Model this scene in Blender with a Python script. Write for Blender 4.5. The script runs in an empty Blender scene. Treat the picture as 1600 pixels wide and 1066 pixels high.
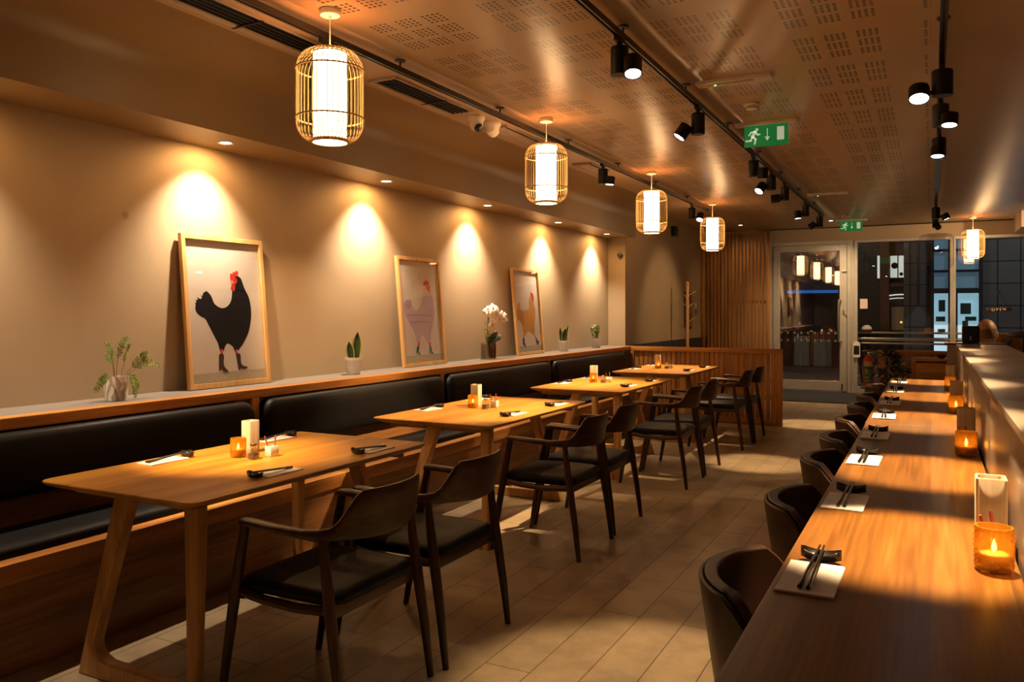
import bpy, bmesh, math, random
from mathutils import Vector, Matrix
random.seed(7)
SC = bpy.context.scene
COL = SC.collection
PI = math.pi
V = Vector

# ------------------------------------------------------------------ helpers
class MB:
    """collects shapes and links them as one mesh object"""
    def __init__(self):
        self.bm = bmesh.new(); self.mi = 0
    def _f(self, vs):
        try:
            f = self.bm.faces.new(vs); f.material_index = self.mi; return f
        except ValueError:
            return None
    def box(self, x0, x1, y0, y1, z0, z1, M=None, bev=0):
        P = [V((x, y, z)) for x in (x0, x1) for y in (y0, y1) for z in (z0, z1)]
        if M is not None: P = [M @ p for p in P]
        v = [self.bm.verts.new(p) for p in P]
        fs = [self._f([v[i] for i in q]) for q in ((0,1,3,2),(4,6,7,5),(0,4,5,1),(2,3,7,6),(0,2,6,4),(1,5,7,3))]
        if bev:
            es = list({e for f in fs for e in f.edges})
            r = bmesh.ops.bevel(self.bm, geom=es, offset=bev, segments=2, affect='EDGES', profile=0.6)
            for f in r['faces']: f.material_index = self.mi
        return self
    def loft(self, rings, cap=True, closed=False):
        R = [[self.bm.verts.new(p) for p in r] for r in rings]
        n = len(R[0]); m = len(R)
        for i in range(m if closed else m-1):
            a, b = R[i], R[(i+1) % m]
            for j in range(n):
                self._f([a[j], a[(j+1) % n], b[(j+1) % n], b[j]])
        if cap and not closed:
            self._f(list(reversed(R[0]))); self._f(R[-1])
        return self
    def sheet(self, rows):
        R = [[self.bm.verts.new(p) for p in r] for r in rows]
        for i in range(len(R)-1):
            for j in range(len(R[0])-1):
                self._f([R[i][j], R[i][j+1], R[i+1][j+1], R[i+1][j]])
        return self
    def tube(self, pts, r, n=8, cap=True, closed=False):
        pts = [V(p) for p in pts]; m = len(pts)
        rr = r if isinstance(r, (list, tuple)) else [r]*m
        rings = []; ref = None
        for i, p in enumerate(pts):
            if closed: t = pts[(i+1) % m]-pts[i-1]
            else: t = pts[min(i+1, m-1)]-pts[max(i-1, 0)]
            if t.length < 1e-9: t = V((0, 0, 1))
            t.normalize()
            if ref is None:
                ref = V((0, 0, 1)) if abs(t.z) < .9 else V((1, 0, 0))
            u = ref - t*ref.dot(t)
            if u.length < 1e-6: u = t.orthogonal()
            u.normalize(); w = t.cross(u); ref = u
            rings.append([p+(u*math.cos(2*PI*k/n)+w*math.sin(2*PI*k/n))*rr[i] for k in range(n)])
        return self.loft(rings, cap, closed)
    def cyl(self, p, q, r, r2=None, n=20):
        return self.tube([p, q], [r, r if r2 is None else r2], n)
    def lathe(self, prof, c=(0, 0, 0), n=24, axis='Z', cap=True):
        c = V(c); rings = []
        for r, h in prof:
            ring = []
            for k in range(n):
                a = 2*PI*k/n; x, y = r*math.cos(a), r*math.sin(a)
                ring.append(c+(V((x, y, h)) if axis == 'Z' else V((h, x, y)) if axis == 'X' else V((y, h, x))))
            rings.append(ring)
        return self.loft(rings, cap)
    def prism(self, out, d):
        d = V(d); a = [V(p) for p in out]
        return self.loft([a, [p+d for p in a]])
    def face(self, pts):
        self._f([self.bm.verts.new(V(p)) for p in pts]); return self
    def build(self, name, mat, parent=None, ang=40, smooth=True, bevel=0, sub=0, loc=None, recalc=True):
        if recalc: bmesh.ops.recalc_face_normals(self.bm, faces=self.bm.faces[:])
        me = bpy.data.meshes.new(name); self.bm.to_mesh(me); self.bm.free()
        for m in (mat if isinstance(mat, (list, tuple)) else [mat]): me.materials.append(m)
        if smooth:
            for p in me.polygons: p.use_smooth = True
            me.set_sharp_from_angle(angle=math.radians(ang))
        o = bpy.data.objects.new(name, me); COL.objects.link(o)
        if parent is not None: o.parent = parent
        if loc is not None: o.location = loc
        if bevel:
            b = o.modifiers.new('bevel', 'BEVEL'); b.width = bevel; b.segments = 2; b.limit_method = 'ANGLE'; b.angle_limit = math.radians(40); b.harden_normals = False
        if sub:
            s = o.modifiers.new('sub', 'SUBSURF'); s.levels = sub; s.render_levels = sub
        return o

def rrect(cx, cy, w, h, r, n=5):
    r = min(r, w/2-1e-4, h/2-1e-4); pts = []
    for (sx, sy, a0) in ((1, 1, 0), (-1, 1, 90), (-1, -1, 180), (1, -1, 270)):
        for k in range(n+1):
            a = math.radians(a0+90*k/n)
            pts.append((cx+sx*(w/2-r)+r*math.cos(a), cy+sy*(h/2-r)+r*math.sin(a)))
    return pts

def tag(o, label=None, cat=None, group=None, kind=None):
    if label: o['label'] = label
    if cat: o['category'] = cat
    if group: o['group'] = group
    if kind: o['kind'] = kind
    return o
def thing(name, label, cat, loc=(0, 0, 0), rz=0, group=None):
    o = bpy.data.objects.new(name, None); COL.objects.link(o)
    o.location = loc; o.rotation_euler = (0, 0, rz); o.empty_display_size = .1
    return tag(o, label, cat, group)
def copy_tree(o, parent=None, loc=None, rz=None, label=None):
    c = o.copy(); COL.objects.link(c)
    if parent is not None: c.parent = parent
    if loc is not None: c.location = loc
    if rz is not None: c.rotation_euler = (0, 0, rz)
    if label: c['label'] = label
    for ch in list(o.children): copy_tree(ch, c)
    return c
def struct(name, mb, mat, **k):
    return tag(mb.build(name, mat, **k), kind='structure')

# ------------------------------------------------------------------ materials
def nodes(name):
    m = bpy.data.materials.new(name); m.use_nodes = True
    nt = m.node_tree; b = nt.nodes['Principled BSDF']
    return m, nt, b
def N(nt, t, **k):
    n = nt.nodes.new(t)
    for a, v in k.items(): setattr(n, a, v)
    return n
def math_(nt, op, a, b=None, c=None):
    n = N(nt, 'ShaderNodeMath', operation=op)
    for i, x in enumerate((a, b, c)):
        if x is None: continue
        if isinstance(x, (int, float)): n.inputs[i].default_value = x
        else: nt.links.new(x, n.inputs[i])
    return n.outputs[0]
def ramp(nt, fac, stops):
    r = N(nt, 'ShaderNodeValToRGB'); cr = r.color_ramp
    while len(cr.elements) < len(stops): cr.elements.new(.5)
    for e, (p, c) in zip(cr.elements, stops):
        e.position = p; e.color = (*c, 1)
    nt.links.new(fac, r.inputs[0]); return r.outputs[0]
def coords(nt, scale=(1, 1, 1), rot=(0, 0, 0), rand=False):
    tc = N(nt, 'ShaderNodeTexCoord'); mp = N(nt, 'ShaderNodeMapping')
    mp.inputs['Scale'].default_value = scale; mp.inputs['Rotation'].default_value = rot
    src = tc.outputs['Object']
    if rand:
        oi = N(nt, 'ShaderNodeObjectInfo'); ad = N(nt, 'ShaderNodeVectorMath', operation='ADD')
        ml = math_(nt, 'MULTIPLY', oi.outputs['Random'], 7.3)
        nt.links.new(src, ad.inputs[0]); nt.links.new(ml, ad.inputs[1]); src = ad.outputs[0]
    nt.links.new(src, mp.inputs[0]); return mp.outputs[0]
def noise(nt, vec, sc, det=4, rough=.55):
    n = N(nt, 'ShaderNodeTexNoise'); n.inputs['Scale'].default_value = sc; n.inputs['Detail'].default_value = det; n.inputs['Roughness'].default_value = rough
    nt.links.new(vec, n.inputs['Vector']); return n.outputs[0]
def bump(nt, b, h, st=.1, dist=.01):
    n = N(nt, 'ShaderNodeBump'); n.inputs['Strength'].default_value = st; n.inputs['Distance'].default_value = dist
    nt.links.new(h, n.inputs['Height']); nt.links.new(n.outputs[0], b.inputs['Normal'])
def plain(name, col, rough=.5, metal=0, spec=.5, var=0, vs=8, coat=0, bmp=0, bs=200):
    m, nt, b = nodes(name)
    b.inputs['Base Color'].default_value = (*col, 1); b.inputs['Roughness'].default_value = rough
    b.inputs['Metallic'].default_value = metal; b.inputs['Specular IOR Level'].default_value = spec
    b.inputs['Coat Weight'].default_value = coat; b.inputs['Coat Roughness'].default_value = .1
    vec = coords(nt, rand=True)
    nz = noise(nt, vec, vs)
    v = var or .06
    c = ramp(nt, nz, [(.3, tuple(x*(1-v) for x in col)), (.7, tuple(min(1, x*(1+v)) for x in col))])
    nt.links.new(c, b.inputs['Base Color'])
    if bmp: bump(nt, b, noise(nt, vec, bs, 3), bmp, .002)
    return m
def wood(name, dark, mid, light, axis='Y', rough=.4, gs=1.0, spec=.45, coat=0, rand=True):
    m, nt, b = nodes(name)
    s = {'X': (.9, 14, 14), 'Y': (14, .9, 14), 'Z': (14, 14, .9)}[axis]
    vec = coords(nt, tuple(x*gs for x in s), rand=rand)
    n1 = noise(nt, vec, 1.0, 6, .6)
    s2 = {'X': (3, 90, 90), 'Y': (90, 3, 90), 'Z': (90, 90, 3)}[axis]
    n2 = noise(nt, coords(nt, tuple(x*gs for x in s2), rand=rand), 1.0, 2)
    f = math_(nt, 'ADD', math_(nt, 'MULTIPLY', n1, .75), math_(nt, 'MULTIPLY', n2, .25))
    c = ramp(nt, f, [(.36, dark), (.5, mid), (.64, light)])
    nt.links.new(c, b.inputs['Base Color'])
    r = math_(nt, 'ADD', math_(nt, 'MULTIPLY', n2, .15), rough-.07); nt.links.new(r, b.inputs['Roughness'])
    b.inputs['Specular IOR Level'].default_value = spec; b.inputs['Coat Weight'].default_value = coat; b.inputs['Coat Roughness'].default_value = .18
    bump(nt, b, f, .08, .002)
    return m
def emit(name, col, st):
    m, nt, b = nodes(name)
    b.inputs['Base Color'].default_value = (*col, 1); b.inputs['Emission Color'].default_value = (*col, 1); b.inputs['Emission Strength'].default_value = st
    return m
def pane(name, tint, refl, rough=.0, base=0.03):
    """clear sheet: transparent with a fresnel reflection"""
    m = bpy.data.materials.new(name); m.use_nodes = True; nt = m.node_tree; nt.nodes.clear()
    out = N(nt, 'ShaderNodeOutputMaterial'); mx = N(nt, 'ShaderNodeMixShader')
    tr = N(nt, 'ShaderNodeBsdfTransparent'); gl = N(nt, 'ShaderNodeBsdfGlossy')
    tr.inputs[0].default_value = (*tint, 1); gl.inputs['Roughness'].default_value = rough; gl.inputs[0].default_value = (1, 1, 1, 1)
    lw = N(nt, 'ShaderNodeLayerWeight'); lw.inputs[0].default_value = .5
    f5 = math_(nt, 'MULTIPLY', math_(nt, 'POWER', lw.outputs['Facing'], 4.0), .7)
    f = math_(nt, 'ADD', f5, refl); f = math_(nt, 'MINIMUM', f, 1.0)
    nt.links.new(f, mx.inputs[0]); nt.links.new(tr.outputs[0], mx.inputs[1]); nt.links.new(gl.outputs[0], mx.inputs[2])
    nt.links.new(mx.outputs[0], out.inputs[0]); return m

M = {}
OAKD, OAKM, OAKL = (.27, .10, .020), (.43, .175, .038), (.57, .28, .075)
for ax in 'XYZ':
    M['oak'+ax] = wood('oak_'+ax, OAKD, OAKM, OAKL, ax, .38)
    M['ash'+ax] = wood('ash_'+ax, (.44, .21, .06), (.60, .32, .105), (.72, .43, .17), ax, .42)
    M['walnut'+ax] = wood('walnut_'+ax, (.022, .0085, .004), (.052, .021, .009), (.10, .042, .018), ax, .36)
    M['slat'+ax] = wood('slat_'+ax, (.25, .095, .02), (.40, .165, .036), (.54, .26, .068), ax, .45)
M['benchY'] = wood('bench_oak', (.15, .062, .02), (.26, .115, .038), (.38, .18, .065), 'Y', .38, .8)
M['tabletop'] = wood('table_oak', (.33, .135, .014), (.45, .205, .024), (.56, .28, .045), 'Y', .40, .7, spec=.22)
def plank_wood(name, width, dark, mid, light, rough):
    """board-built top: grain along Y, each board its own tone"""
    m, nt, b = nodes(name)
    tc = N(nt, 'ShaderNodeTexCoord'); sp = N(nt, 'ShaderNodeSeparateXYZ'); nt.links.new(tc.outputs['Object'], sp.inputs[0])
    i = math_(nt, 'FLOOR', math_(nt, 'DIVIDE', sp.outputs[0], width))
    wn = N(nt, 'ShaderNodeTexWhiteNoise', noise_dimensions='1D'); nt.links.new(i, wn.inputs['W'])
    cb = N(nt, 'ShaderNodeCombineXYZ')
    nt.links.new(math_(nt, 'MULTIPLY', sp.outputs[0], 16), cb.inputs[0])
    nt.links.new(math_(nt, 'ADD', math_(nt, 'MULTIPLY', sp.outputs[1], .8), math_(nt, 'MULTIPLY', wn.outputs[0], 9)), cb.inputs[1])
    n1 = noise(nt, cb.outputs[0], 1.2, 6, .62)
    n2 = noise(nt, coords(nt, (120, 3, 120)), 1.0, 2)
    f = math_(nt, 'ADD', math_(nt, 'ADD', math_(nt, 'MULTIPLY', n1, .6), math_(nt, 'MULTIPLY', n2, .25)), math_(nt, 'MULTIPLY', wn.outputs[0], .15))
    nt.links.new(ramp(nt, f, [(.36, dark), (.5, mid), (.64, light)]), b.inputs['Base Color'])
    b.inputs['Roughness'].default_value = rough; b.inputs['Specular IOR Level'].default_value = .32
    bump(nt, b, n2, .03, .0004); return m
M['counter'] = plank_wood('counter_wood', .135, (.115, .046, .0075), (.195, .084, .014), (.295, .138, .03), .33)
M['leather'] = plain('black_leather', (.007, .0065, .0065), .46, spec=.22, bmp=.15, bs=350)
M['seatleather'] = plain('seat_leather', (.006, .006, .0075), .5, spec=.16, bmp=.15, bs=350)
M['brownleather'] = plain('brown_leather', (.05, .022, .012), .35, spec=.5, bmp=.12, bs=350)
M['blackmetal'] = plain('black_metal', (.012, .011, .011), .45, spec=.4)
M['steel'] = plain('steel', (.62, .60, .57), .28, metal=1)
M['alu'] = plain('aluminium_frame', (.50, .49, .47), .42, metal=.25)
M['white'] = plain('white_paint', (.84, .81, .77), .45)
M['ceramic'] = plain('white_ceramic', (.72, .69, .64), .3)
M['potwhite'] = plain('white_pot', (.66, .62, .57), .5)
M['napkin'] = plain('napkin_paper', (.78, .76, .73), .8, bmp=.1, bs=500)
M['chop'] = plain('black_lacquer', (.009, .008, .008), .3, spec=.35)
M['stoneware'] = plain('dark_stoneware', (.018, .017, .019), .25, spec=.6, var=.4, vs=60)
M['bamboo'] = wood('bamboo', (.50, .30, .10), (.64, .42, .17), (.74, .52, .24), 'Z', .45, 3)
M['beige'] = wood('pale_wood', (.44, .36, .24), (.55, .46, .32), (.64, .55, .41), 'Z', .5, 4)
M['red'] = plain('red_paint', (.55, .018, .012), .35)
M['redwood'] = plain('red_stirrer', (.40, .06, .03), .45)
M['soil'] = plain('soil', (.03, .02, .012), .9, var=.5, vs=80)
M['leaf'] = plain('leaf_green', (.17, .27, .04), .45, var=.5, vs=40)
M['leafdark'] = plain('leaf_dark', (.018, .045, .014), .35, var=.4, vs=40)
M['stem'] = plain('stem_brown', (.12, .06, .03), .6)
M['petal'] = plain('orchid_petal', (.85, .80, .76), .5)
M['navy'] = plain('navy_paint', (.018, .021, .032), .45)
M['matgrey'] = plain('door_mat', (.028, .032, .042), .95, var=.4, vs=180, bmp=.4, bs=300)
M['blackplastic'] = plain('black_plastic', (.012, .012, .013), .35)
M['track'] = plain('black_track', (.014, .012, .011), .35, spec=.5)
M['ink'] = plain('black_print', (.006, .0075, .011), .6, spec=.25)
M['paper'] = plain('print_paper', (.64, .57, .49), .7, var=.05, vs=4)
M['glassclear'] = pane('picture_glass', (1, 1, 1), .025, .02)
M['glasswin'] = pane('window_glass', (.93, .95, .95), .10)
M['glassdoor'] = pane('door_glass', (.92, .94, .94), .16)
M['jar'] = pane('jar_glass', (.95, .95, .95), .15, .05)
M['lens'] = emit('lamp_lens', (1, .93, .82), 14)
M['lenslow'] = emit('lamp_lens_dim', (1, .93, .82), 6)

def sheer(name, col):
    m, nt, b = nodes(name)
    b.inputs['Base Color'].default_value = (*col, 1); return m
# pendant shade: glowing paper
M['shade'] = emit('paper_shade', (1, .63, .30), 11.0)
# amber glass
def amber():
    m = bpy.data.materials.new('amber_glass'); m.use_nodes = True; nt = m.node_tree
    b = nt.nodes['Principled BSDF']; out = nt.nodes['Material Output']
    b.inputs['Base Color'].default_value = (.55, .27, .03, 1); b.inputs['Roughness'].default_value = .12
    b.inputs['Specular IOR Level'].default_value = .7
    tr = N(nt, 'ShaderNodeBsdfTransparent'); tr.inputs[0].default_value = (1, .80, .40, 1)
    tl = N(nt, 'ShaderNodeBsdfTranslucent'); tl.inputs[0].default_value = (1, .58, .12, 1)
    m1 = N(nt, 'ShaderNodeMixShader'); m1.inputs[0].default_value = .14
    nt.links.new(tr.outputs[0], m1.inputs[1]); nt.links.new(tl.outputs[0], m1.inputs[2])
    m2 = N(nt, 'ShaderNodeMixShader'); m2.inputs[0].default_value = .38
    nt.links.new(m1.outputs[0], m2.inputs[1]); nt.links.new(b.outputs[0], m2.inputs[2]); nt.links.new(m2.outputs[0], out.inputs[0])
    return m
M['amber'] = amber()
M['wax'] = plain('candle_wax', (.8, .66, .42), .5)
M['flame'] = emit('candle_flame', (1, .62, .20), 60)

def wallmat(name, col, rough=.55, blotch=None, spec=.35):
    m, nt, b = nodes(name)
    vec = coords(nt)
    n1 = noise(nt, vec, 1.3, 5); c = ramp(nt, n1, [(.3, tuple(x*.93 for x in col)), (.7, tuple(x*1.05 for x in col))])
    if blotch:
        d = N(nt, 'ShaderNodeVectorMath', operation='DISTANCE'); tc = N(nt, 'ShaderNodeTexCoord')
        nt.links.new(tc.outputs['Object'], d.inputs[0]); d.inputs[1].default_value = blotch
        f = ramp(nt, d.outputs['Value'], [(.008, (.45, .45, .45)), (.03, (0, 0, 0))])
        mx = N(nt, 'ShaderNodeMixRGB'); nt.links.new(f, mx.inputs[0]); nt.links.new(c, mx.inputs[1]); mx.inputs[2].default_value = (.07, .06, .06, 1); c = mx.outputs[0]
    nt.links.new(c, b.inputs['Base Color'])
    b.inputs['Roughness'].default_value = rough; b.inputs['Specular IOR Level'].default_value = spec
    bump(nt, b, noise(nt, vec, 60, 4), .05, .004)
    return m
TAUPE = (.42, .318, .20)
M['wall'] = wallmat('taupe_wall', TAUPE, .6, (-3.98, 2.99, 1.955))
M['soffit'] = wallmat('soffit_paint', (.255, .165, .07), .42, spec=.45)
M['backwall'] = wallmat('back_wall', (.40, .31, .22), .6)
M['ledge'] = wallmat('ledge_top', (.21, .185, .17), .5)

def perf(name, x0, y0, x1, y1):
    m, nt, b = nodes(name)
    tc = N(nt, 'ShaderNodeTexCoord'); sp = N(nt, 'ShaderNodeSeparateXYZ'); nt.links.new(tc.outputs['Object'], sp.inputs[0])
    X, Y = sp.outputs[0], sp.outputs[1]
    def axis(c, o, per, cell):
        u = math_(nt, 'FLOORED_MODULO', math_(nt, 'SUBTRACT', c, o), per)
        msk = math_(nt, 'LESS_THAN', u, 3*cell)
        g = math_(nt, 'SUBTRACT', math_(nt, 'FLOORED_MODULO', u, cell), cell/2)
        msk2 = math_(nt, 'LESS_THAN', math_(nt, 'ABSOLUTE', g), .06)
        h = math_(nt, 'SUBTRACT', math_(nt, 'FLOORED_MODULO', math_(nt, 'ADD', g, .06), .03), .015)
        return h, math_(nt, 'MULTIPLY', msk, msk2)
    hx, mx_ = axis(X, x0, .64, .16); hy, my_ = axis(Y, y0, .617, .1545)
    d = math_(nt, 'SQRT', math_(nt, 'ADD', math_(nt, 'MULTIPLY', hx, hx), math_(nt, 'MULTIPLY', hy, hy)))
    hole = math_(nt, 'LESS_THAN', d, .0092)
    hole = math_(nt, 'MULTIPLY', hole, math_(nt, 'MULTIPLY', mx_, my_))
    lim = math_(nt, 'MULTIPLY', math_(nt, 'LESS_THAN', X, x1), math_(nt, 'LESS_THAN', Y, y1))
    lim = math_(nt, 'MULTIPLY', lim, math_(nt, 'GREATER_THAN', X, x0))
    hole = math_(nt, 'MULTIPLY', hole, lim)
    vec = coords(nt)
    col = (.43, .305, .18)
    c = ramp(nt, noise(nt, vec, 1.1, 4), [(.3, tuple(x*.93 for x in col)), (.7, tuple(x*1.06 for x in col))])
    mx = N(nt, 'ShaderNodeMixRGB'); nt.links.new(hole, mx.inputs[0]); nt.links.new(c, mx.inputs[1]); mx.inputs[2].default_value = (.02, .012, .006, 1)
    nt.links.new(mx.outputs[0], b.inputs['Base Color'])
    b.inputs['Roughness'].default_value = .34; b.inputs['Specular IOR Level'].default_value = .5
    bump(nt, b, noise(nt, coords(nt, (1, 1, 1)), 25, 4), .03, .004)
    return m
def floor_mat():
    m, nt, b = nodes('floor_planks')
    vec = coords(nt, (1, 1, 1), (0, 0, PI/2))
    br = N(nt, 'ShaderNodeTexBrick'); br.offset = .37
    br.inputs['Scale'].default_value = 1; br.inputs['Brick Width'].default_value = 1.2; br.inputs['Row Height'].default_value = .2
    br.inputs['Mortar Size'].default_value = .0022; br.inputs['Mortar Smooth'].default_value = .1; br.inputs['Bias'].default_value = 0
    br.inputs['Color1'].default_value = (.38, .30, .19, 1); br.inputs['Color2'].default_value = (.42, .335, .22, 1); br.inputs['Mortar'].default_value = (.045, .035, .025, 1)
    nt.links.new(vec, br.inputs['Vector'])
    g = noise(nt, coords(nt), 3.2, 8, .68)
    gr = ramp(nt, g, [(.36, (.62, .62, .62)), (.56, (1, 1, 1))])
    ml = N(nt, 'ShaderNodeMixRGB', blend_type='MULTIPLY'); ml.inputs[0].default_value = .8
    nt.links.new(br.outputs[0], ml.inputs[1]); nt.links.new(gr, ml.inputs[2]); nt.links.new(ml.outputs[0], b.inputs['Base Color'])
    r = math_(nt, 'ADD', math_(nt, 'MULTIPLY', noise(nt, coords(nt), 9, 5), .22), .26); nt.links.new(r, b.inputs['Roughness'])
    b.inputs['Specular IOR Level'].default_value = .45
    bump(nt, b, math_(nt, 'SUBTRACT', 1.0, br.outputs[1]), .25, .003)
    return m
M['floor'] = floor_mat()
def partition_mat():
    m, nt, b = nodes('champagne_laminate')
    vec = coords(nt, (200, 200, 4))
    c = ramp(nt, noise(nt, vec, 1, 3), [(.3, (.40, .335, .27)), (.7, (.47, .40, .33))])
    nt.links.new(c, b.inputs['Base Color']); b.inputs['Metallic'].default_value = .75; b.inputs['Roughness'].default_value = .30
    return m
M['laminate'] = partition_mat()
def marble():
    m, nt, b = nodes('marbled_pot')
    n = noise(nt, coords(nt), 14, 2, .6); w = N(nt, 'ShaderNodeTexWave'); w.inputs['Scale'].default_value = 9; w.inputs['Distortion'].default_value = 9
    nt.links.new(coords(nt), w.inputs[0])
    nt.links.new(ramp(nt, w.outputs[0], [(.4, (.66, .61, .55)), (.6, (.34, .28, .22))]), b.inputs['Base Color']); b.inputs['Roughness'].default_value = .35
    return m
M['marble'] = marble()
def snake():
    m, nt, b = nodes('snake_leaf')
    w = N(nt, 'ShaderNodeTexWave', bands_direction='Z'); w.inputs['Scale'].default_value = 18; w.inputs['Distortion'].default_value = 5
    nt.links.new(coords(nt, rand=True), w.inputs[0])
    nt.links.new(ramp(nt, w.outputs[0], [(.3, (.02, .05, .018)), (.7, (.05, .10, .04))]), b.inputs['Base Color']); b.inputs['Roughness'].default_value = .4
    return m
M['snake'] = snake()
M['snakeedge'] = plain('snake_leaf_edge', (.50, .48, .10), .45)

# ------------------------------------------------------------------ the setting
WX, WX2, YB, CZ = -3.98, -3.73, 15.17, 2.90
struct('floor', MB().box(-4.2, 3.2, -2.6, 15.4, -.1, 0), M['floor'])
def ext_prof(prof, y0, y1):
    b = MB(); b.prism([(x, y0, z) for x, z in prof], (0, y1-y0, 0)); return b
M['perf'] = perf('perforated_ceiling', -2.62, 3.35-.617*8, .0, 13.4)
prof = [(-4.2, CZ), (-2.83, CZ), (-2.80, CZ+.012), (-2.77, CZ+.022), (-2.735, CZ+.022), (-2.715, CZ), (-1.42, CZ), (-1.39, CZ+.012), (-1.355, CZ+.026), (-1.315, CZ+.026), (-1.295, CZ), (3.2, CZ), (3.2, CZ+.2), (-4.2, CZ+.2)]
struct('ceiling', ext_prof(prof, -2.6, 15.4), M['perf'], ang=60)
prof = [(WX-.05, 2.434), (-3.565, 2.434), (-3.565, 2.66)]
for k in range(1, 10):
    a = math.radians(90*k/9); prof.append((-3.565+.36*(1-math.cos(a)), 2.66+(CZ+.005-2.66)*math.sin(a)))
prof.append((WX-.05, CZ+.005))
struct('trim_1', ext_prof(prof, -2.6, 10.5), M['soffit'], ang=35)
struct('wall_left', MB().prism([(-4.3, -2.6, 0), (WX, -2.6, 0), (WX, 10.55, 0), (WX2, 10.55, 0), (WX2, 15.4, 0), (-4.3, 15.4, 0)], (0, 0, CZ+.1)), M['wall'])
struct('trim_2', MB().box(WX2-.01, WX2+.022, 10.56, YB, 0, .955, bev=.004), M['navy'])
struct('wall_right', MB().box(3.0, 3.3, -2.6, 15.4, 0, CZ+.1), M['wall'])
struct('wall_rear', MB().box(-4.2, 3.2, -2.8, -2.5, 0, CZ+.1), M['wall'])
struct('wall_back', MB().box(-3.73, -2.62, YB, YB+.2, 0, CZ+.1).box(-2.62, 3.0, YB-.03, YB+.2, 2.665, CZ+.1), M['backwall'])
struct('trim_3', MB().box(1.17, 3.0, 13.9, YB, 2.66, CZ+.05), M['backwall'])
struct('shadow_line', MB().box(-2.60, 3.0, YB-.05, YB-.03, 2.885, 2.90), M['blackplastic'])  # dark strip standing in for the shadow line where the ceiling ends

# glazed front: door, side panel, windows
d = struct('door_1', MB().box(-2.61, -2.545, YB-.02, YB+.1, 0, 2.665).box(-1.30, -1.235, YB-.02, YB+.1, 0, 2.665).box(-2.545, -1.30, YB-.02, YB+.1, 2.60, 2.665), M['alu'], bevel=.004)
MB().box(-2.54, -2.425, YB-.03, YB+.02, .03, 2.595).box(-1.42, -1.305, YB-.03, YB+.02, .03, 2.595).box(-2.425, -1.42, YB-.03, YB+.02, .03, .2).box(-2.425, -1.42, YB-.03, YB+.02, 2.485, 2.595).build('door_leaf', M['alu'], d, bevel=.004)
MB().box(-2.425, -1.42, YB-.008, YB+.0, .2, 2.485).build('door_pane', M['glassdoor'], d)
b = MB()
for z in (1.04, .905):
    for k in range(9):
        b.lathe([(.02, 0), (.02, .001)], (-2.40+.114*k, YB-.0085, z), 14, axis='Y')
M['frost'] = plain('frosted_dots', (.16, .165, .16), .7)
b.build('glass_marker_dots', M['frost'], d)
MB().tube([(-1.40, YB-.03, 1.62), (-1.41, YB-.08, 1.625), (-1.425, YB-.105, 1.62), (-1.432, YB-.11, 1.58), (-1.435, YB-.11, 1.25), (-1.432, YB-.11, .95), (-1.425, YB-.105, .91), (-1.41, YB-.08, .90), (-1.40, YB-.03, .905)], .016, 12).build('door_handle', M['steel'], d)
MB().box(-1.365, -1.345, YB-.04, YB-.028, 1.36, 1.46, bev=.002).lathe([(.018, 0), (.018, .012)], (-1.315, YB-.045, 1.36), 14, axis='Y').build('door_lock', M['steel'], d)
MB().box(-1.38, -1.31, YB-.06, YB-.03, 2.11, 2.13, bev=.003).build('door_hinge', M['steel'], d)
MB().box(-1.39, -1.37, YB-.05, YB-.03, .05, .16, bev=.003).build('floor_bolt', M['blackmetal'], d)
MB().box(-2.45, -1.42, YB+.02, YB+.03, .03, .19).build('kick_plate', M['steel'], d)
def window(n, x0, x1, fr=.05):
    w = struct('window_%d' % n, MB().box(x0, x0+fr, YB-.02, YB+.08, 0, 2.665).box(x1-fr, x1, YB-.02, YB+.08, 0, 2.665).box(x0+fr, x1-fr, YB-.02, YB+.08, 2.615, 2.665).box(x0+fr, x1-fr, YB-.02, YB+.08, 0, .12), M['alu'], bevel=.004)
    MB().box(x0+fr, x1-fr, YB+.02, YB+.028, .12, 2.615).build('window_pane', M['glasswin'], w)
    return w
struct('trim_5', MB().box(-1.235, -1.185, YB, YB+.06, 0, 2.665), M['alu'])
window(1, -1.185, .325); window(2, .325, 2.95, .035)
# horizontal guard rails outside the glass
g = thing('guard_rail', 'brushed steel guard rail running across the front windows', 'rail', (0, YB+.2, 0))
for z, r in ((1.055, .018), (.945, .032), (.87, .018)):
    MB().cyl((-1.2, 0, z), (2.9, 0, z), r, n=14).build('rail_bar', M['steel'], g)
for x in (-1.17, .33, 2.2):
    MB().cyl((x, .0, 0), (x, .0, 1.07), .02).build('rail_post', M['steel'], g)
tag(MB().box(-2.45, -1.0, 13.35, 15.1, .001, .014, bev=.004).build('door_mat', M['matgrey']), 'dark grey entrance mat lying inside the glazed door', 'mat')

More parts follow.
